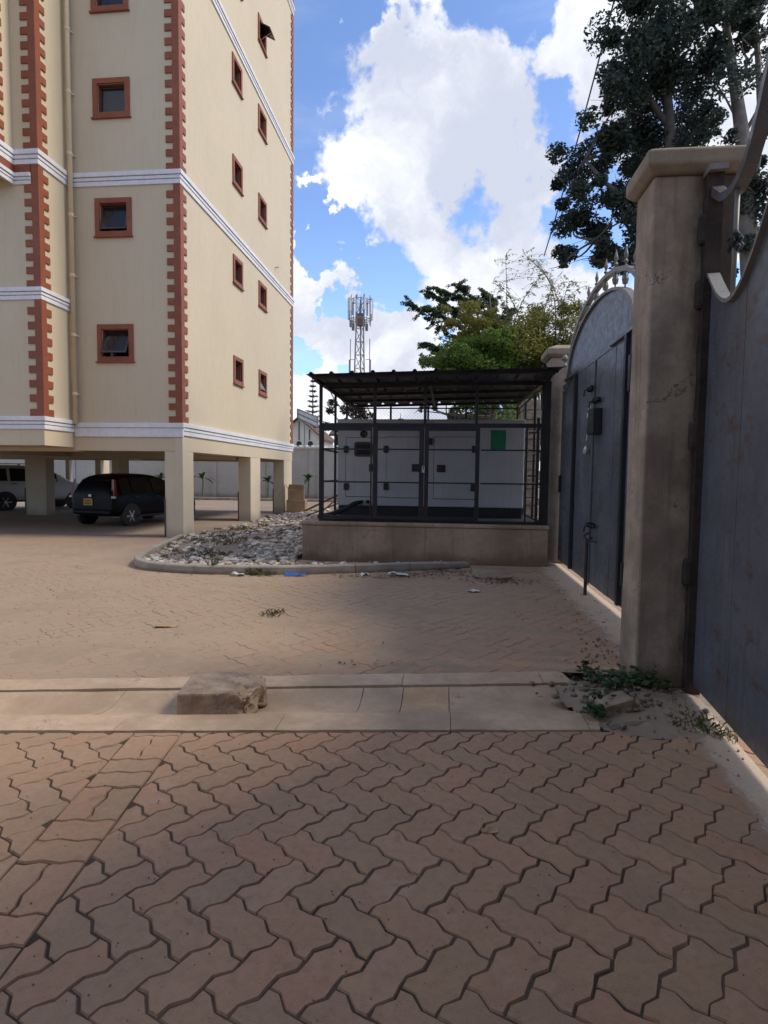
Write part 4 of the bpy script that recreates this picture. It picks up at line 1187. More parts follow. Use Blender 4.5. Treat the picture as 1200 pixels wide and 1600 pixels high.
m = MB(); m.tube([(GX - .10, 8.40, 2.47), (GX - .12, 8.42, 2.53), (GX - .10, 8.42, 2.56), (GX - .08, 8.40, 2.53)], .006, 6); m.box(GX - .125, GX - .09, 8.37, 8.43, 2.39, 2.46)
solo(m, 'padlock', M['silver'], 'bright padlock shackle on the dark lock box of the arched gate', 'padlock')
m = MB(); m.tube([(GX - .06, 8.62, 2.22), (GX - .065, 8.66, 2.10)], .012, 6); m.lathe([(.01, 0), (.035, .02), (.04, .07), (.02, .12)], (GX - .06, 8.72, 1.90), 8); m.tube([(GX - .06, 8.68, 2.10), (GX - .06, 8.72, 2.0)], .004, 5)
solo(m, 'key_bunch', M['silver'], 'silver keys dangling below the lock box on the arched gate', 'keys')
m = MB()
for (y, z, r) in ((10.62, 3.62, .055), (10.62, 3.50, .04), (10.62, 3.05, .035)):
    m.lathe([(.01, -r), (r, -.3 * r), (r, .3 * r), (.01, r * 1.3)], (GX - .02, y, z), 8)
obj(m, 'boss', M['spear'], g1)

# near gate, hinged on the near side of the tall pillar
g2d = Vector((-.10, -1., 0)).normalized(); g2n = Vector((-1., .10, 0)).normalized(); g2o = Vector((1.845, 4.50, 0))
G2 = lambda s_, z, d=0.: g2o + g2d * s_ + g2n * d + Vector((0, 0, z))
g2 = thing('scalloped_gate', 'dark grey metal gate with scalloped top filling the near right edge', 'gate', tuple(g2o))
tophalf = [(0, 3.03), (.06, 3.00), (.16, 2.90), (.26, 2.81), (.36, 2.745), (.46, 2.715), (.54, 2.715), (.62, 2.735), (.72, 2.79), (.84, 2.885), (1.0, 3.05), (1.2, 3.29), (1.45, 3.58), (1.75, 3.84), (2.1, 3.95), (2.6, 4.0)]
top = tophalf + [(5.2 - a, z) for a, z in tophalf[-2::-1]]
cuts = [0, .545, .555, 1.20, 1.9, 2.6]
def topz(s_):
    for (a, za), (b, zb) in zip(top, top[1:]):
        if a <= s_ <= b: return za + (zb - za) * (s_ - a) / (b - a)
    return top[-1][1]
for a, b in ((0.0, .70), (.706, 1.45), (1.456, 2.1), (2.106, 2.597), (2.603, 3.1), (3.106, 3.75), (3.756, 4.5), (4.506, 5.2)):
    n = 12; m = MB(); pts = [G2(a, .075)] + [G2(b, .075)] + [G2(b + (a - b) * k_ / n, topz(b + (a - b) * k_ / n)) for k_ in range(n + 1)]
    m.prism(pts, -g2n * .03); obj(m, 'sheet', M['gate'], g2)
m = MB(); rings = []
ts = [5.2 * s_ / 80 for s_ in range(81)]
for s_ in ts:
    z = topz(s_); rings.append([G2(s_, z - .0, .035), G2(s_, z - .0, -.045), G2(s_, z + .028, -.045), G2(s_, z + .028, .035)])
loft(m, rings); obj(m, 'sheet_edge', M['gatelight'], g2)
m = MB(); rings = []
tt = [(-.20, 3.72), (-.12, 3.71), (-.02, 3.64), (.10, 3.55), (.22, 3.475), (.34, 3.44), (.44, 3.435), (.54, 3.46), (.62, 3.50), (.70, 3.58), (.80, 3.72), (.92, 3.92), (1.1, 4.2), (1.4, 4.62), (1.9, 4.9), (2.6, 5.0)]
tt = tt + [(5.2 - a, z) for a, z in tt[-2::-1]]
for i, (s_, z) in enumerate(tt):
    a = Vector(tt[min(i + 1, len(tt) - 1)]) - Vector(tt[max(0, i - 1)]); a.normalize(); q = Vector((-a.y, a.x)) * .027
    rings.append([G2(s_ + q.x, z + q.y, .03), G2(s_ + q.x, z + q.y, -.05), G2(s_ - q.x, z - q.y, -.05), G2(s_ - q.x, z - q.y, .03)])
loft(m, rings); obj(m, 'top_rail', M['gate'], g2)
for s_ in (.46, 1.0, 1.5, 2.0):
    zt = [z for (q, z) in tt if q >= s_][0]
    m = MB(); m.tube([G2(s_, topz(s_) + .02, 0), G2(s_, zt - .02, 0)], .016, 8); u = obj(m, 'upright', M['spear'], g2, smooth=True)
    m = MB()
    for k_ in range(9):
        a = k_ * 2.4; m.lathe([(.004, -.03), (.024, 0), (.004, .03)], G2(s_ + .04 * math.cos(a), (topz(s_) + zt) / 2 - .04 + .010 * k_, .03 * math.sin(a)), 6)
    obj(m, 'rosette', M['gatebar'], u)
m = MB(); rings = [[G2(-.05, z, .05 + .010 * fbm(z * 5, 2)), G2(-.05, z, -.05), G2(.045, z, -.05), G2(.045, z, .05 + .010 * fbm(z * 5, 5))] for z in [3.72 * k_ / 40 for k_ in range(41)]]
loft(m, rings); obj(m, 'hinge_post', M['rust'], g2)
for z in (3.35, 2.9, 1.9, .9):
    m = MB(); m.lathe([(.035, -.10), (.045, -.08), (.045, .08), (.035, .10)], G2(-.0, z, .05), 10); obj(m, 'hinge', M['rust'], g2)
m = MB(); m.obox(G2(.02, 3.74, .0), g2d * .07, g2n * .06, (0, 0, .02)); obj(m, 'post_cap', M['gatelight'], g2)

gate_pillar('plaster gate pillar at the near end of the scalloped gate, beside the viewer', 1.05, 1.6, -1.32, -.80, 3.76)
cwl = thing('added_compound_wall', 'unseen plastered wall added past the near gate pillar to extend the shade', 'wall', (1.2, -4.5, 0))  # out of view, added so the foreground shade stays even
m = MB(); m.box(1.1, 1.34, -7.6, -1.33, 0, 3.1); obj(m, 'wall_body', M['plinth'], cwl); m = MB(); m.box(1.04, 1.4, -7.6, -1.42, 3.102, 3.2); obj(m, 'coping', M['capc'], cwl)

# sunlight at the foot of the gates, painted as pale strips on the ground
def sunlit_strip_mat():
    m, g = new_mat('painted_sunlight'); geo = g.n('ShaderNodeNewGeometry'); pos = geo.outputs['Position']
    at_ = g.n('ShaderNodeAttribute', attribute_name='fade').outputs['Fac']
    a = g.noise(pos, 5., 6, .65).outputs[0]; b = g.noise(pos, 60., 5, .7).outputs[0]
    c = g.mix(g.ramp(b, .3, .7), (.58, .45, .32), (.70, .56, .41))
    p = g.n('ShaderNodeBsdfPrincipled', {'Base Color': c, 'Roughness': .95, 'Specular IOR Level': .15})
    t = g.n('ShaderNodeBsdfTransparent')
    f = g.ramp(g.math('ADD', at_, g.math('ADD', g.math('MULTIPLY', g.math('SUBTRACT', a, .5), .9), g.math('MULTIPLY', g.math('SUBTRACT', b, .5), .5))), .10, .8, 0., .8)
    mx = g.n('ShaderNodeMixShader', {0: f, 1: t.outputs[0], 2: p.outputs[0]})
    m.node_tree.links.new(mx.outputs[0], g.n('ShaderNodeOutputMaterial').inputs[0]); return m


dm = sunlit_strip_mat()
def dust(name, line, w, label):  # lays a pale sheet that paints sunlight on the ground, fading outwards
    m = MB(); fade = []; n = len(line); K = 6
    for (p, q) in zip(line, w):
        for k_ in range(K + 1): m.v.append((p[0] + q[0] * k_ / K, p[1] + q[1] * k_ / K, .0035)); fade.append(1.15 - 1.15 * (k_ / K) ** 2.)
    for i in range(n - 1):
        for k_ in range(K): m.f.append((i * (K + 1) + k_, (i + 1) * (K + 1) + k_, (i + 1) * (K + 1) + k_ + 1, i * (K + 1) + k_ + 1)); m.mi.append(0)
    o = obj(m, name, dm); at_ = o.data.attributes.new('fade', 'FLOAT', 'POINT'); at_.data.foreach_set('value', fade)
    return props(o, label, 'dust', None, 'stuff')  # these sheets are painted sunlight, not dust


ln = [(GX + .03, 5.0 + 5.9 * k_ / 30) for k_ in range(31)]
dust('sunlit_strip', ln, [(-.58 + .12 * fbm(y * 2, 1), .0) for x, y in ln], 'painted strip of sunlight along the foot of the arched gate')
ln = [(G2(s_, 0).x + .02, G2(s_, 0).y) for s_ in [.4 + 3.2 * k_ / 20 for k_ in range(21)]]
dust('sunlit_strip', ln, [(-.27 + .08 * fbm(y * 3, 4), .0) for x, y in ln], 'painted strip of sunlight along the foot of the near scalloped gate')

# stone side wall and its pier behind the cage, inside the compound
sp = thing('stone_pier', 'rough stone pier seen through the right end of the cage', 'pier', (2.2, 15.9, 0))
z = 0.; 
while z < 3.5:
    h = random.uniform(.2, .3); m = MB(); j = lambda: random.uniform(-.025, .025)
    m.box(1.95 + j(), 2.40 + j(), 15.4 + j(), 16.0, z + .006, z + h); obj(m, 'stone', M['stone'], sp, bev=.03); z += h
sw = thing('stone_side_wall', 'low rough stone wall running back behind the generator cage', 'wall', (2.3, 22, 0))
m = MB(); m.box(2.06, 2.34, 16.02, 34, 0, 2.3); obj(m, 'wall_body', M['stone'], sw)

# ================================================================== TREES
def limb(m, p0, p1, r0, r1, bend=.12, n=6):
    p0, p1 = Vector(p0), Vector(p1); L = (p1 - p0).length
    o = Vector((random.gauss(0, 1), random.gauss(0, 1), random.gauss(0, .5))) * bend * L
    m.tube([p0 + (p1 - p0) * t + o * math.sin(math.pi * t) for t in [k_ / n for k_ in range(n + 1)]], [r0 + (r1 - r0) * k_ / n for k_ in range(n + 1)], 7)


def px_tree(name, label, Y, root, trunks, clumps, leaf, lsize, dens_, bark, cat='tree', group=None, asp=.5, zs=.8, depth=.9, twig=True, fat=1.):
    """crown clumps given where they stand on a depth plane with a spread in depth; trunks as polylines"""
    root = Vector(root); t = thing(name, label, cat, tuple(root), 0, group)
    m = MB(); ends = []
    for pts, r0, r1 in trunks:
        P = [Vector(p) for p in pts]; m.tube(P, [r0 + (r1 - r0) * k_ / (len(P) - 1) for k_ in range(len(P))], 9); ends += P[1:]
    lm = MB(); ppm = 920 / Y
    for (u, v, rp, *dy) in clumps:
        yy = Y + (dy[0] if dy else random.uniform(-1, 1) * depth)
        c = at(u, v, yy); rad = rp * fat / 920 * yy
        if twig:
            e = min(ends, key=lambda q: (q - c).length + (0 if q.z < c.z + .3 else 2)); limb(m, e, c + Vector((0, 0, -rad * .2)), .018 * Y / 9, .006 * Y / 9)
            for _ in range(3): limb(m, c, c + Vector((random.gauss(0, .6), random.gauss(0, .6), random.gauss(.1, .4))) * rad, .007 * Y / 9, .003, .1, 3)
        n = max(24, int(11. * dens_ * rad * rad / (lsize * lsize)))
        sub = max(3, int(rad / lsize / 1.3))
        for _ in range(sub):        # uneven sub-clumps leave gaps
            d = Vector((random.gauss(0, .5), random.gauss(0, .5), random.gauss(0, .42))) * rad
            rr = rad * random.uniform(.30, .55)
            leaves(lm, c + d, (rr, rr, rr * zs), n // sub, lsize, .6, .3, asp)
    obj(m, 'trunk', bark, t, smooth=True); obj(lm, 'crown', leaf, t, kind='stuff')
    return t


# the tall dark tree beyond the gate
Y = 15.2
b0 = Vector((4.48, 15.4, -.05))
tr = [([b0, at(1075, 520, 15.4), at(1062, 380, 15.3), at(1050, 250, 15.2), at(1040, 120, 15.2), at(1035, -10, 15.2)], .24, .07),
      ([at(1062, 380, 15.3), at(1000, 330, 15.0), at(945, 285, 14.8), at(915, 250, 14.8)], .09, .03),
      ([at(1070, 450, 15.3), at(985, 400, 15.0), at(930, 375, 14.8)], .08, .03), ([at(1045, 200, 15.2), at(1000, 130, 15.1), at(985, 40, 15.0)], .08, .03)]
cl = [(985, 30, 50), (1040, 15, 55), (1000, 95, 58), (965, 150, 38), (1050, 90, 60), (1010, 175, 55), (1065, 165, 55), (1095, 115, 34), (1040, 225, 45), (1090, 40, 45), (1105, 190, 26), (970, 195, 28), (975, 110, 40), (1085, 205, 30),
      (925, 222, 28), (908, 262, 34), (938, 282, 34), (888, 300, 23), (960, 235, 26), (902, 345, 32), (940, 355, 36), (980, 335, 40), (888, 398, 24), (930, 402, 26), (970, 395, 32), (998, 295, 36), (905, 310, 26), (1000, 400, 30), (955, 310, 30), (1020, 330, 40), (875, 415, 12), (1000, 240, 34)]
px_tree('tall_tree', 'tall dark leafy tree behind the arched gate, its crown bulging left of the pillar', Y, b0, tr, cl, M['leafdark'], .11, 2.9, M['bark'], fat=1.26)
b1 = Vector((7.15, 15.4, -.05)); Y1 = 15.4
tr = [([b1, at(1175, 470, Y1), at(1166, 330, Y1), at(1160, 215, Y1), at(1148, 130, Y1), at(1136, 60, Y1), at(1130, -30, Y1)], .26, .06),
      ([at(1168, 350, Y1), at(1190, 200, Y1), at(1184, 90, Y1), at(1176, 10, Y1)], .10, .04), ([at(1160, 215, Y1), at(1196, 150, Y1), at(1225, 110, Y1)], .05, .02),
      ([at(1150, 140, Y1), at(1170, 95, Y1), at(1200, 50, Y1)], .045, .015), ([at(1140, 80, Y1), at(1115, 40, Y1), at(1100, 5, Y1)], .04, .015), ([at(1158, 200, Y1), at(1132, 150, Y1), at(1115, 125, Y1)], .03, .012)]
cl = [(1150, 15, 34), (1185, 50, 36), (1200, 5, 45), (1190, 100, 20), (1130, 95, 16), (1115, 60, 18), (1160, 60, 14), (1150, 215, 22), (1178, 300, 30), (1192, 355, 40), (1172, 395, 28), (1198, 420, 30), (1210, 260, 26), (1215, 130, 24), (1165, 250, 16), (1130, 215, 16), (1205, 330, 40), (1215, 200, 18)]
px_tree('tall_tree', 'open crowned tall tree with bare pale limbs at the upper right corner', Y1, b1, tr, cl, M['leafdark'], .11, 2.8, M['barkpale'], depth=.7, fat=1.12)

# feathery tree with drooping tiers behind the cage roof
Yf = 22.
b2 = Vector((1.4, 22, 0))
tiers = [((770, 560), (700, 520), (640, 470)), ((770, 540), (720, 490), (668, 452)), ((765, 520), (730, 470), (680, 448)), ((770, 500), (745, 470), (712, 443)), ((760, 560), (700, 550), (668, 535)), ((755, 575), (700, 570), (662, 560)), ((775, 500), (770, 470), (758, 455)), ((770, 540), (790, 500), (800, 480)), ((765, 555), (715, 505), (664, 478)), ((770, 520), (740, 500), (700, 480))]
t = thing('feathery_tree', 'blue green feathery tree with drooping tiers rising behind the cage roof', 'tree', tuple(b2))
m = MB(); lm = MB(); lm2 = MB()
m.tube([b2, at(772, 640, Yf), at(770, 560, Yf), at(768, 500, Yf), at(765, 462, Yf)], [.16, .13, .09, .05, .02], 8)
for tr_ in tiers:
    dyy = random.uniform(-1.2, 1.2); P = [at(*tr_[0], Yf), at(*tr_[1], Yf + dyy * .6), at(*tr_[2], Yf + dyy)]
    m.tube(P, [.035, .022, .008], 6)
    for k_ in range(46):
        q = random.random() ** .7; p = P[0].lerp(P[1], q * 2) if q < .5 else P[1].lerp(P[2], q * 2 - 1)
        a = Vector((random.gauss(-.2, .5), random.gauss(0, .5), random.gauss(-.12, .22))) * random.uniform(.2, .62)
        m.tube([p, p + a * .6 + Vector((0, 0, .03)), p + a], [.007, .005, .003], 3, False)
        for _ in range(9):
            w_ = random.random(); c = p + a * w_; leaves(lm if q > .42 or random.random() < .25 else lm2, c - Vector((0, 0, .03)), (.10, .10, .07), 10, .10, .5, .4, .42)
obj(m, 'trunk', M['bark'], t, smooth=True); obj(lm, 'crown', M['leafblue'], t, kind='stuff'); obj(lm2, 'crown', M['leafolive'], t, kind='stuff')

# rounded bushes and a golden thicket behind the roof
def bush(name, label, Y, base, cl, leaf, ls, d, group=None, asp=.5, fat=1.):
    b = Vector(base); tr = [([b, b + Vector((.1, 0, 1.2)), b + Vector((0, .1, 2.4))], .10, .05)]
    px_tree(name, label, Y, b, tr, cl, leaf, ls, d, M['bark'], 'bush', group, asp=asp, depth=.8, fat=fat)


bush('green_bush', 'bright green bush showing just above the middle of the cage roof', 19.5, (.9, 19.5, 0), [(720, 580, 34), (750, 565, 30), (778, 578, 32), (700, 600, 30), (740, 600, 40), (790, 600, 34), (690, 575, 16), (735, 548, 22), (765, 552, 24), (700, 562, 20), (790, 556, 22)], M['leafgreen'], .10, 3.6, fat=1.6)
bush('golden_bush', 'olive gold thicket of bamboo leaves between the bright bush and the far pillar', 20.5, (3.6, 20.5, 0), [(820, 560, 32), (850, 545, 36), (880, 560, 34), (800, 535, 24), (770, 520, 22), (842, 580, 36), (810, 590, 30), (890, 535, 26), (760, 490, 18), (735, 485, 16), (870, 515, 22), (900, 560, 30), (780, 555, 24), (745, 520, 16), (830, 520, 20), (800, 560, 30), (865, 575, 30), (905, 575, 26), (780, 540, 20), (715, 500, 16), (850, 500, 16), (750, 545, 16), (700, 535, 14)], M['leafolive'], .11, 3.2, asp=.36, fat=1.65)
# thin bamboo canes above it
t = thing('bamboo', 'thin nearly bare bamboo canes arching above the olive thicket', 'bamboo', (3.4, 20.2, 0))
m = MB(); lm = MB()
for (u0, u1, v1, u2, v2) in ((790, 792, 470, 790, 400), (800, 812, 480, 850, 425), (880, 872, 470, 838, 405), (885, 880, 480, 890, 440), (815, 805, 480, 770, 440), (840, 850, 500, 905, 450), (868, 862, 450, 820, 398), (795, 780, 500, 745, 470), (850, 850, 490, 868, 440)):
    dy = random.uniform(-.8, .8); P0 = Vector((at(u0, 560, 20.2).x, 20.2 + dy, 0)); P = [P0, at(u0, 560, 20.2 + dy), at(u1, v1, 20.2 + dy), at(u2, v2, 20.2 + dy)]
    Q = []
    for k_ in range(25):
        q = k_ / 24 * 3; i_ = min(2, int(q)); f_ = q - i_; a = P[max(0, i_ - 1)]; b = P[i_]; c = P[i_ + 1]; d = P[min(3, i_ + 2)]
        Q.append(.5 * (2 * b + (c - a) * f_ + (2 * a - 5 * b + 4 * c - d) * f_ ** 2 + (3 * b - a - 3 * c + d) * f_ ** 3))
    m.tube(Q, [.028 * (1 - k_ / 26) + .004 for k_ in range(25)], 5)
    for k_ in range(9, 25):
        for _ in range(3):
            d = Vector((random.gauss(0, .5), random.gauss(0, .4), random.gauss(-.05, .25))); e = Q[k_] + d * random.uniform(.3, .9)
            m.tube([Q[k_], Q[k_].lerp(e, .5) + Vector((0, 0, .05)), e], [.006, .005, .003], 3, False)
            for w_ in range(5):
                if random.random() < .62: leaves(lm, Q[k_].lerp(e, .3 + .17 * w_), (.05, .05, .05), 2, .105, .6, .5, .28)
obj(m, 'cane', M['barkpale'], t); obj(lm, 'leaves', M['leafolive'], t, kind='stuff')

# dark trees seen through the cage and behind the house
Yd = 40.
for i, (lab, bx, cl, leafm, ls) in enumerate([
        ('dark brown leaved tree showing through the upper left bays of the cage', (-4.6, 40, 0), [(518, 640, 20), (540, 632, 20), (558, 648, 18), (525, 612, 15), (550, 612, 14), (510, 660, 16), (572, 655, 14), (535, 665, 26), (512, 600, 8), (568, 625, 10)], M['leafbrown'], .2),
        ('dark tree hanging over the generator in the right bays of the cage', (3.2, 27, 0), [(700, 650, 20), (730, 648, 26), (760, 645, 28), (790, 648, 26), (820, 645, 26), (680, 638, 12), (665, 632, 10), (745, 670, 30), (800, 675, 34), (845, 650, 30), (655, 640, 8)], M['leafdark'], .12)]):
    b = Vector(bx); px_tree('dark_tree', lab, b.y, b, [([b, b + Vector((0, 0, 2.2)), b + Vector((.2, 0, 4.2))], .22, .09)], cl, leafm, ls, 2.5, M['bark'], group='dark trees behind the cage', depth=.6)


def conifer(name, label, x, y, h, r, tiers, leaf, group=None):
    t = thing(name, label, 'tree', (x, y, 0), 0, group); m = MB(); lm = MB(); m.tube([(x, y, 0), (x, y, h)], [.2, .03], 7)
    for k_ in range(tiers):
        z = h * (.22 + .78 * k_ / tiers); rr = r * (1 - (k_ / tiers) ** 1.2) + .15
        for q in range(7):
            a = q * .9 + k_ * .4; d = Vector((math.cos(a), math.sin(a), .18)) * rr * random.uniform(.8, 1.1); p = Vector((x, y, z))
            m.tube([p, p + d * .6, p + d + Vector((0, 0, .12))], [.05, .035, .015], 4, False)
            for w_ in range(7): leaves(lm, p + d * (.25 + .12 * w_), (.16, .16, .10), 6, .16, .3, .2, .35)
    obj(m, 'trunk', M['bark'], t); obj(lm, 'crown', leaf, t, kind='stuff')


p = at(489, 588, 62); conifer('araucaria_tree', 'narrow dark tiered conifer standing behind the gabled house', p.x, 62, p.z, 1.25, 17, M['leafdark'])
p = at(626, 646, 75); conifer('small_conifer', 'tiny distant conifer tip between two posts of the cage', p.x, 75, p.z, 1.3, 9, M['leafdark'])

# plants along the boundary wall
def palm(label, x, y, h):
    t = thing('palm_plant', label, 'plant', (x, y, 0), 0, 'young palms along the boundary wall'); m = MB(); m.tube([(x, y, 0), (x + .05, y, h * .5), (x, y, h * .62)], [.05, .035, .03], 6); obj(m, 'trunk', M['bark'], t)
    for k_ in range(11):
        a = k_ * 2.4 + x; el = random.uniform(.15, 1.2); L = h * .5 * random.uniform(.7, 1.1); m = MB(); pp = []
        for q in range(6): s_ = q / 5; pp.append(Vector((x + math.cos(a) * L * s_ * math.cos(el), y + math.sin(a) * L * s_ * math.cos(el), h * .60 + L * (math.sin(el) * s_ - .55 * s_ * s_))))
        sd_ = Vector((-math.sin(a), math.cos(a), 0))
        for q in range(5):
            w0, w1 = .10 * math.sin(math.pi * (q / 5 * .85 + .12)), .10 * math.sin(math.pi * ((q + 1) / 5 * .85 + .12)); m.quad(pp[q] - sd_ * w0, pp[q] + sd_ * w0, pp[q + 1] + sd_ * w1, pp[q + 1] - sd_ * w1)
        obj(m, 'leaf', M['weed'], t)


for u, lab, h in ((316, 'young palm against the wall, seen just right of the corner column', 1.95), (418, 'young palm against the wall between the two slimmer columns', 1.75), (481, 'young palm against the wall above the cardboard boxes', 2.0), (251, 'young palm against the wall just behind the roof of the blue car', 1.9), (88, 'young palm against the wall behind the silver estate car', 1.7)):
    p = at(u, 760, 33.2); palm(lab, p.x, 33.2, h)

# ================================================================== FAR THINGS
tw = thing('mobile_mast', 'tall lattice phone mast with antenna panels rising behind the cage roof', 'mast', (-10.3, 70, 0))
legs = [(-.95, -.6), (.95, -.6), (0, .95)]; zt = 22.4; cx, cy_ = -10.3, 70.
def lp(i, z): s_ = 1 - .52 * min(1, z / 18.); return Vector((cx + legs[i][0] * s_, cy_ + legs[i][1] * s_, z))
for i in range(3): m = MB(); m.tube([lp(i, 0), lp(i, 18), lp(i, zt)], .085, 7); obj(m, 'leg', M['steelfar'], tw)
z = 0.; k_ = 0
while z < 21.:
    m = MB(); h = 1.55
    for i in range(3):
        j = (i + 1) % 3; m.tube([lp(i, z), lp(j, z + h)], .04, 5); m.tube([lp(i, z), lp(j, z)], .038, 5)
    obj(m, 'brace', M['steelfar'], tw); z += h
for z in (19.6, 21.8):
    m = MB(); m.tube([(cx + 1.3 * math.cos(q * .3927), cy_ + 1.3 * math.sin(q * .3927), z) for q in range(17)], .045, 5); obj(m, 'ring_platform', M['steelfar'], tw)
for k_ in range(9):
    a = k_ * 2 * math.pi / 9 + .35; x, y = cx + 1.25 * math.cos(a), cy_ + 1.25 * math.sin(a)
    m = MB(); m.tube([(x, y, 18.9), (x, y, 22.3)], .05, 6); m.tube([(x, y, 19.6), (cx + .5 * math.cos(a), cy_ + .5 * math.sin(a), 19.6)], .035, 5); m.tube([(x, y, 21.8), (cx + .5 * math.cos(a), cy_ + .5 * math.sin(a), 21.8)], .035, 5); st_ = obj(m, 'antenna_pole', M['steelfar'], tw)
    big = .95 if k_ in (0, 4) else .58
    m = MB(); u = Vector((math.cos(a), math.sin(a), 0)); v = Vector((-u.y, u.x, 0)); m.obox(Vector((x, y, 20.9 + .3 * (k_ % 2))) + u * .14, u * .09, v * .20 * big, (0, 0, 1.3 * big)); obj(m, 'antenna_panel', M['mastpanel'], st_)
    if k_ % 2: m = MB(); m.box(x - .16, x + .16, y - .16, y + .16, 18.6, 19.4); obj(m, 'radio_unit', M['steelfar'], st_)
m = MB(); m.box(cx - .35, cx + .35, cy_ - .35, cy_ + .35, 18.9, 20.3); obj(m, 'equipment_box', M['mastbox'], tw)
for dx in (-1.15, 1.15): m = MB(); m.tube([(cx + dx, cy_, 13.2), (cx + dx, cy_, 17.4)], .05, 6); m.tube([(cx + dx, cy_, 15.), (cx + dx * .6, cy_, 15.)], .035, 5); m.lathe([(.09, 0), (.09, 1.6)], (cx + dx * 1.08, cy_, 13.4), 8); obj(m, 'whip_antenna', M['steelfar'], tw)

ho = thing('gabled_house', 'white gabled house with brown roof peeping over the grey wall', 'house', (-15, 60, 0))
a0, a1 = -17.3, -12.9; zc, ze = 7.15, 5.35; xm = (a0 + a1) / 2
m = MB(); m.prism([(a0, 60, 0), (a1, 60, 0), (a1, 60, ze), (xm, 60, zc), (a0, 60, ze)], (0, 7, 0)); obj(m, 'wall', M['housewall'], ho)
for sgn in (-1, 1):
    m = MB(); xe = xm + sgn * 2.7; m.add([(xm, 59.5, zc + .18), (xe, 59.5, ze - .28), (xe, 67.4, ze - .28), (xm, 67.4, zc + .18), (xm, 59.5, zc + .04), (xe, 59.5, ze - .42), (xe, 67.4, ze - .42), (xm, 67.4, zc + .04)], [(0, 1, 2, 3), (4, 7, 6, 5), (0, 4, 5, 1), (1, 5, 6, 2), (2, 6, 7, 3), (3, 7, 4, 0)]); obj(m, 'roof', M['roofbrown'], ho)
m = MB()
for x, z1 in ((-16.2, 5.9), (-15.1, 6.8), (-14.0, 6.0)): m.box(x - .05, x + .05, 59.93, 59.995, 4.9, z1)
obj(m, 'timber', M['winmetal'], ho)
for x in (-16.3, -15.1, -13.9):
    m = MB(); m.lathe([(.42, 0), (.42, .05), (.30, .055), (.29, .0)], (x, 59.99, 4.55), 14, (0, -1, 0)); wn = obj(m, 'arch_window', M['housewall'], ho); m = MB(); m.lathe([(.28, 0), (.28, .012)], (x, 59.98, 4.55), 12, (0, -1, 0)); obj(m, 'pane', M['black'], wn)
bb = thing('roof_sign', 'slanting pale blue grey billboard frame above the gabled house', 'sign', (-13.4, 57.5, 0))
q0, q1, q2, q3 = at(465, 639, 57.5), at(497, 652, 57.5), at(497, 668, 57.5), at(465, 653, 57.5)
m = MB(); m.prism([q0, q3, q2, q1], (0, .12, 0)); obj(m, 'panel', M['mastpanel'], bb)
m = MB()
for a, b in ((q0, q1), (q3, q2), (q0, q3), (q1, q2), (q0.lerp(q3, .5), q1.lerp(q2, .5))): m.tube([a + Vector((0, -.05, 0)), b + Vector((0, -.05, 0))], .07, 6)
m.tube([(q3.x + .7, 57.6, 0), (q3.x + .7, 57.6, q3.z)], .09, 6); obj(m, 'frame', M['steelfar'], bb)
rh = thing('far_house', 'dark roofed low building filling the gap between boundary wall and generator', 'house', (-3.6, 38, 0))
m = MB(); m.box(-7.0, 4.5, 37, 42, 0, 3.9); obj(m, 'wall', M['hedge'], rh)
m = MB(); m.prism([(-7.3, 36.6, 3.9), (4.8, 36.6, 3.9), (4.8, 39.5, 4.9), (-7.3, 39.5, 4.9)], (0, 0, .12)); obj(m, 'roof', M['roofbrown'], rh)
p = at(785, 652, 46); ph = thing('pointed_roof', 'pale pointed roof tip visible above the generator at the right', 'roof', (p.x, 46, 0))
m = MB(); m.add([(p.x - 1.3, 45, p.z - .75), (p.x + 1.3, 45, p.z - .75), (p.x + 1.3, 47.6, p.z - .75), (p.x - 1.3, 47.6, p.z - .75), (p.x, 46.3, p.z + .05)], [(0, 1, 4), (1, 2, 4), (2, 3, 4), (3, 0, 4), (3, 2, 1, 0)]); obj(m, 'cover', M['genset'], ph)
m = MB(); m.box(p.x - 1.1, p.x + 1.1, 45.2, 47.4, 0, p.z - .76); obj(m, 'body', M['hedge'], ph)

def cable(label, A, B, sag, r):
    A, B = Vector(A), Vector(B); m = MB(); m.tube([A.lerp(B, k_ / 30) - Vector((0, 0, sag * 4 * (k_ / 30) * (1 - k_ / 30))) for k_ in range(31)], r, 5)
    solo(m, 'overhead_cable', M['cable'], label, 'cable')
cable('thin black overhead cable crossing the clouds left of the tall tree', at(975, -60, 15), at(850, 400, 24), .25, .022)
cable('faint thin cable passing in front of the dark tree crown', at(1050, -40, 15), at(985, 300, 17.0), .1, .006)

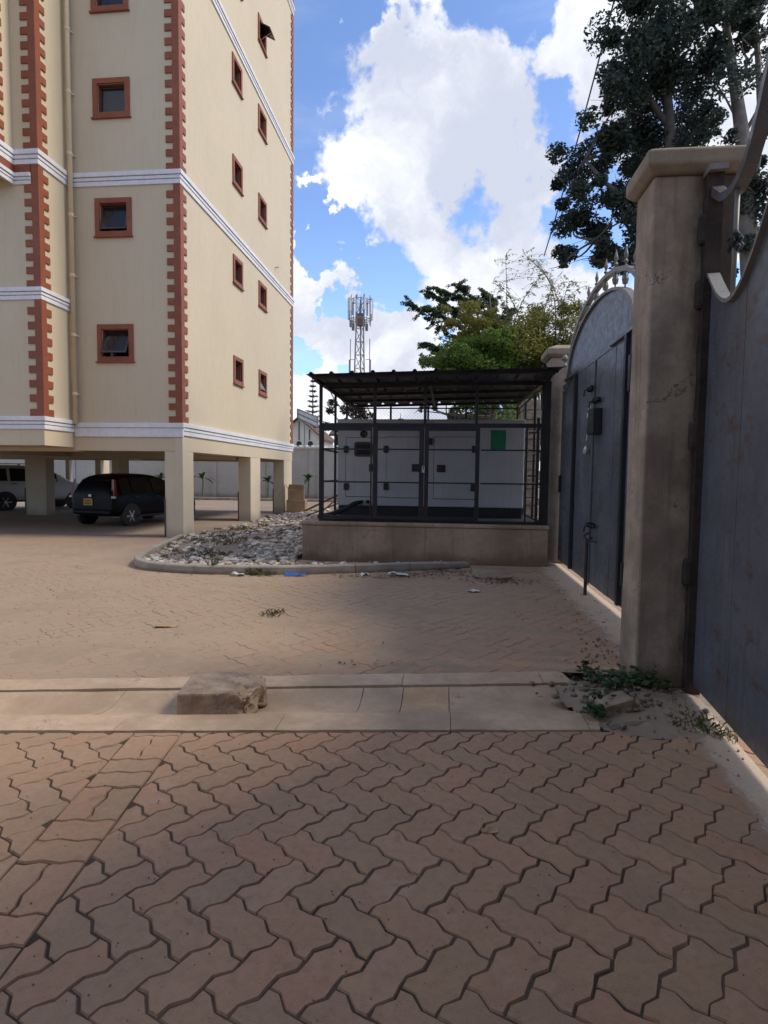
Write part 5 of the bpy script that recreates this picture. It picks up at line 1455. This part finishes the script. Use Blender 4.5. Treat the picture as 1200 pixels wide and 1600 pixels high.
# ================================================================== SMALL THINGS
# stone block lying in the drain
sb = thing('stone_block', 'rough quarry stone block with a broken end lying in the concrete drain', 'stone', (-1.5, 3.86, -.02), R(9))
def lump(nx, ny, nz, L, Wd, H, chip, amp, seed):
    m = MB(); vid = {}
    def P(i, j, k_):
        key = (i, j, k_)
        if key not in vid:
            x, y, z = L * (i / nx - .5), Wd * (j / ny - .5), H * k_ / nz
            f = fbm(x * 9 + seed, y * 9, z * 9); e = amp * (1 if not chip else (.14 + 1.9 * max(0, min(1, (x / L + .5) * 1.8 - .75))))
            v = Vector((x, y, z)); nrm = Vector((x / L, y / Wd, (z - H / 2) / H)).normalized(); v += nrm * f * e
            edge = sum((i in (0, nx), j in (0, ny), k_ in (0, nz)))
            if edge >= 2: v -= nrm * .004 * (edge - 1)
            if chip and x > L * .30 and y < -Wd * .1: v.x -= (x - L * .30) * .45 * (-(y / Wd) * 2); v.z -= .02 * (z / H)
            m.v.append(tuple(v)); vid[key] = len(m.v) - 1
        return vid[key]
    for i in range(nx):
        for j in range(ny): m.f += [(P(i, j, 0), P(i, j + 1, 0), P(i + 1, j + 1, 0), P(i + 1, j, 0)), (P(i, j, nz), P(i + 1, j, nz), P(i + 1, j + 1, nz), P(i, j + 1, nz))]; m.mi += [0, 0]
    for i in range(nx):
        for k_ in range(nz): m.f += [(P(i, 0, k_), P(i + 1, 0, k_), P(i + 1, 0, k_ + 1), P(i, 0, k_ + 1)), (P(i, ny, k_), P(i, ny, k_ + 1), P(i + 1, ny, k_ + 1), P(i + 1, ny, k_))]; m.mi += [0, 0]
    for j in range(ny):
        for k_ in range(nz): m.f += [(P(0, j, k_), P(0, j, k_ + 1), P(0, j + 1, k_ + 1), P(0, j + 1, k_)), (P(nx, j, k_), P(nx, j + 1, k_), P(nx, j + 1, k_ + 1), P(nx, j, k_ + 1))]; m.mi += [0, 0]
    return m


obj(lump(40, 26, 14, .515, .44, .165, True, .026, 3.3), 'body', M['block'], sb, local=True)
bk = lump(14, 9, 7, .235, .13, .10, False, .018, 8.1); o = obj(bk, 'broken_stone', M['block']); o.location = (1.16, 4.0, .02); o.rotation_euler = (R(6), R(-8), R(22)); props(o, 'small broken stone lying in the weeds at the foot of the tall pillar', 'stone')

def flat_bit(name, mat, c, sx, sy, rz, label, cat, group=None, h=.02, z=None, seed=0):
    m = MB(); n = 7; q = Matrix.Rotation(rz, 3, 'Z')
    for j in range(n + 1):
        for i in range(n + 1):
            x, y = sx * (i / n - .5), sy * (j / n - .5); x *= 1 + .18 * fbm(y * 9, seed); y *= 1 + .25 * fbm(x * 7, seed + 3)
            p = q @ Vector((x, y, max(0., h * (.5 + fbm(x * 6 / max(sx, .05) * .3, y * 6 / max(sy, .05) * .3, seed + 1.7))))); m.v.append((c[0] + p.x, c[1] + p.y, (z if z is not None else .004) + p.z))
    for j in range(n):
        for i in range(n): m.f.append((j * (n + 1) + i, j * (n + 1) + i + 1, (j + 1) * (n + 1) + i + 1, (j + 1) * (n + 1) + i)); m.mi.append(0)
    o = solo(m, name, mat, label, cat, group); s_ = o.modifiers.new('thick', 'SOLIDIFY'); s_.thickness = .003; return o


flat_bit('paper_scrap', M['paper'], gz(740, 925), .15, .11, .3, 'small white paper scrap on the paving between plinth and stone block', 'litter', 'litter on the paving', .03, seed=1)
flat_bit('cardboard_scrap', M['card'], gz(261, 979), .22, .10, .35, 'flat tan cardboard scrap on the dusty paving left of the weed tuft', 'litter', 'litter on the paving', .02, seed=2)
flat_bit('blue_bag', M['blue'], gz(463, 900), .36, .10, .06, 'flattened blue plastic bag against the kerb at the plinth corner', 'litter', 'litter on the paving', .05, seed=3)
flat_bit('paper_scrap', M['paper'], gz(622, 900), .30, .12, .1, 'crumpled white paper lying in leaves below the middle of the plinth', 'litter', 'litter on the paving', .06, seed=4)
flat_bit('paper_scrap', M['paper'], gz(570, 899), .12, .09, .7, 'little white scrap on the kerb line left of the crumpled paper', 'litter', 'litter on the paving', .05, seed=5)
flat_bit('paper_scrap', M['paper'], gz(855, 881), .11, .10, .2, 'white scrap at the foot of the far gate pillar', 'litter', 'litter on the paving', .06, seed=6)
flat_bit('blue_strip', M['blue'], gz(712, 890), .17, .04, .5, 'thin blue plastic strip in the leaf litter right of the crumpled paper', 'litter', 'litter on the paving', .03, seed=7)
flat_bit('card_scrap', M['paper'], gz(372, 900), .20, .09, -.1, 'dirty pale scrap against the kerb between the two kerbside weeds', 'litter', 'litter on the paving', .05, seed=8)
flat_bit('dry_leaf', M['card'], gz(765, 1300), .075, .028, .15, 'curled pink brown dry leaf on the near pavers', 'leaf', None, .012, seed=9)
flat_bit('paper_scrap', M['paper'], gz(683, 881, .13), .14, .05, .1, 'white scrap resting at the base of the plinth wall', 'litter', 'litter on the paving', .04, z=.14, seed=10)
flat_bit('flat_shard', M['kerb'], gz(985, 1135), .30, .08, .25, 'thin grey shard beside the broken stone below the pillar', 'shard', None, .02, seed=11)

lit = MB()
def litter(u, v, n, sx, sy):
    c = gz(u, v)
    for _ in range(n):
        p = c + Vector((random.gauss(0, sx), random.gauss(0, sy), 0)); s_ = random.uniform(.012, .036) if n > 90 else random.uniform(.010, .026); a = random.uniform(0, 6.28); d = Vector((math.cos(a), math.sin(a), random.uniform(-.2, .4))) * s_; e = Vector((-math.sin(a), math.cos(a), random.uniform(-.2, .3))) * s_ * .5
        p.z = .006 + random.random() * .02; lit.add([p - d, p - e, p + d, p + e], [(0, 1, 2, 3)])
for a in ((600, 902, 150, .5, .10), (660, 898, 150, .35, .10), (700, 893, 110, .25, .1), (780, 907, 240, .24, .16), (800, 912, 30, .2, .1), (880, 935, 30, .12, .5), (930, 960, 26, .1, .4), (560, 1040, 14, .2, .05), (940, 1010, 26, .12, .25), (540, 900, 30, .6, .05), (300, 897, 40, .7, .05), (860, 960, 16, .3, .4), (640, 1000, 12, .8, .8), (150, 890, 14, 1.2, .4), (905, 1060, 24, .1, .08)): litter(*a)
for _ in range(500):
    p = (random.uniform(-6, 2), random.uniform(4.9, 9)); s_ = random.uniform(.006, .016); lit.add([(p[0] - s_, p[1], .006), (p[0], p[1] - s_ * .6, .012), (p[0] + s_, p[1], .01), (p[0], p[1] + s_ * .6, .006)], [(0, 1, 2, 3)])
props(obj(lit, 'leaf_litter', M['leaflitter']), 'dry leaf crumbs strewn over the paving before the plinth and gate', 'leaf litter', None, 'stuff')

# rubble corner at the end of the drain
m = MB()
mound = lambda x, y: max(0., .10 * math.exp(-((x - 1.33) / .33) ** 2 - ((y - 4.22) / .34) ** 2) + .012 * fbm(x * 9, y * 9))
o = sheet('soil_mound', .80, 1.95, 3.62, 4.75, M['earth'], -.003, 36, 36, lambda x, y: mound(x, y) - .004, lambda x, y: y > 3.7 - .25 * (x - 1.1) + .06 * fbm(x * 8, y * 8) and ((x - 1.36) / .52) ** 2 + ((y - 4.2) / .56) ** 2 < 1 + .35 * fbm(x * 5, y * 5))
for _ in range(170):
    x, y = random.gauss(1.22, .20), random.gauss(4.2, .24)
    if x > 1.8 or y < 3.75 or (x > 1.44 and y > 4.5): continue
    r = random.choice((.008, .011, .015, .02, .028)); rock_mesh(m, (x, y, mound(x, y) + r * .3), r, (1.1, .9, .7))
for _ in range(90):
    x, y = random.gauss(1.6, .25), random.gauss(3.9, .3); r = random.uniform(.004, .010); 
    if x < 1.8: rock_mesh(m, (x, y, .004 + mound(x, y)), r)
for _ in range(60):
    t_ = random.random(); x = 1.25 + .25 * t_ + random.gauss(0, .08); y = 4.5 + 1.4 * t_; r = random.uniform(.008, .02)
    if x < 1.44 or y > 5.0: rock_mesh(m, (x, y, .006), r)
for _ in range(420):
    x, y = random.uniform(-2.2, 1.6), random.uniform(1.0, 3.4); r = random.uniform(.002, .0045); rock_mesh(m, (x, y, .001), r)
props(obj(m, 'pebbles', M['pebble']), 'grey pebbles and crumbs heaped at the end of the drain and loose on the pavers', 'pebbles', None, 'stuff')
wd = thing('weed_patch', 'dark green weeds growing through rubble at the foot of the tall pillar', 'weed', (1.3, 4.2, 0))
m = MB(); st_ = MB()
for (u, v, n, r) in ((920, 1072, 36, .055), (945, 1085, 30, .06), (960, 1095, 60, .09), (990, 1085, 70, .10), (1015, 1082, 50, .08), (938, 1112, 46, .06), (930, 1124, 40, .05), (975, 1072, 40, .08), (1040, 1088, 24, .06), (915, 1050, 26, .04)):
    c = gz(u, v); c.z = mound(c.x, c.y) + .035
    for _ in range(n):
        p = c + Vector((random.gauss(0, r * .7), random.gauss(0, r * .7), random.uniform(-.02, .06))); a = random.uniform(0, 6.28); s_ = random.uniform(.014, .034)
        d = Vector((math.cos(a), math.sin(a), random.uniform(-.3, .5))).normalized() * s_; e = d.cross(Vector((random.gauss(0, .4), random.gauss(0, .4), 1))).normalized() * s_ * .62
        m.add([p - d, p - d * .3 + e, p + d * .5 + e * .7, p + d, p + d * .5 - e * .7, p - d * .3 - e], [(0, 1, 2, 3, 4, 5)])
        if random.random() < .4: st_.tube([(p.x, p.y, p.z), (c.x + (p.x - c.x) * .6, c.y + (p.y - c.y) * .6, mound(c.x, c.y))], .002, 3, False)
obj(m, 'foliage', M['weed'], wd, kind='stuff'); obj(st_, 'stems', M['weed'], wd, kind='stuff')
m = MB(); blades(m, (1.62, 3.92, 0), .18, 150, .07, .003); blades(m, (1.75, 3.75, 0), .10, 60, .05, .003)
props(obj(m, 'dead_grass', M['drygrass']), 'dry straw coloured grass at the foot of the near gate', 'grass', None, 'stuff')

def kerb_weed(label, u, v, n, h, leafy):
    c = gz(u, v); t = thing('kerb_weed', label, 'weed', (c.x, c.y, 0), 0, 'weeds by the kerb'); m = MB()
    if leafy:
        s_ = MB()
        for _ in range(14):
            a = random.uniform(0, 6.28); e = c + Vector((math.cos(a) * random.uniform(.02, .15), math.sin(a) * random.uniform(.02, .12), h * random.uniform(.4, 1.))); s_.tube([c, c.lerp(e, .5) + Vector((0, 0, .02)), e], .003, 3, False)
            for w_ in range(n // 14): leaves(m, c.lerp(e, random.uniform(.3, 1.)), (.025, .025, .02), 2, .04, .5, .2, .5)
        obj(s_, 'stem', M['weed'], t)
    else: blades(m, c, .15, n, h, .005)
    obj(m, 'foliage', M['weed'] if leafy else M['drygrass'], t, kind='stuff')


kerb_weed('small dark leafy weed growing at the curved kerb', 331, 896, 110, .24, True)
kerb_weed('low grassy tuft against the kerb left of the blue bag', 401, 897, 150, .17, False)
kerb_weed('small grass tuft growing from a joint in the open paving', 428, 960, 60, .07, False)
kerb_weed('fine dry tuft at the foot of the second kerb weed', 415, 899, 50, .12, False)

# cardboard boxes and scrap timber by the building's far corner
bxs = thing('cardboard_box', 'upper battered cardboard box with open flaps beside the building corner', 'box', (-5.75, 22.4, .54), R(12), 'cardboard boxes')
m = MB(); m.box(-.31, .31, -.25, .25, 0, .42); obj(m, 'carton', M['card'], bxs, local=True, bev=.012)
m = MB(); m.add([(-.31, -.25, .42), (.31, -.25, .42), (.28, -.36, .58), (-.25, -.34, .60)], [(0, 1, 2, 3)]); m.add([(-.31, .25, .42), (-.31, -.25, .42), (-.42, -.2, .56), (-.40, .2, .6)], [(0, 1, 2, 3)]); o = obj(m, 'flap', M['card'], bxs, local=True); s_ = o.modifiers.new('t', 'SOLIDIFY'); s_.thickness = .008
bxs2 = thing('cardboard_box', 'lower cardboard box carrying the battered one beside the building corner', 'box', (-5.72, 22.4, .02), R(4), 'cardboard boxes')
m = MB(); m.box(-.36, .36, -.28, .28, 0, .52); obj(m, 'carton', M['card'], bxs2, local=True, bev=.014)
for i, (a, b, w_, lab) in enumerate((((-4.1, 17.6, .06), (-2.75, 18.2, 1.35), .09, 'long dark plank leaning steeply behind the left post of the cage'), ((-4.9, 20.4, .25), (-3.4, 19.6, .95), .14, 'reddish board lying slantwise on the scrap heap by the boxes'), ((-4.7, 19.8, .12), (-3.2, 19.2, .72), .10, 'grey batten lying under the reddish board on the scrap heap'), ((-3.0, 18.9, .25), (-2.35, 18.6, 1.75), .07, 'short pale stake standing upright inside the left end of the cage view'))):
    m = MB(); m.bar(a, b, w_, .035); solo(m, 'plank', M['wood'], lab, 'plank', 'scrap planks', bev=.004)
m = MB()
for _ in range(260):
    x, y = random.gauss(-3.0, .7), random.gauss(18.6, 1.1); z = max(0, .75 * math.exp(-((x + 2.9) / .7) ** 2 - ((y - 18.8) / 1.1) ** 2)); r = random.uniform(.05, .13)
    if x < -4.6: continue
    rock_mesh(m, (x, y, z + .05), r, (1.2, .9, .6))
props(obj(m, 'scrap_heap', M['rubble']), 'heap of broken stone and scrap behind the left side of the cage', 'rubble', None, 'stuff')
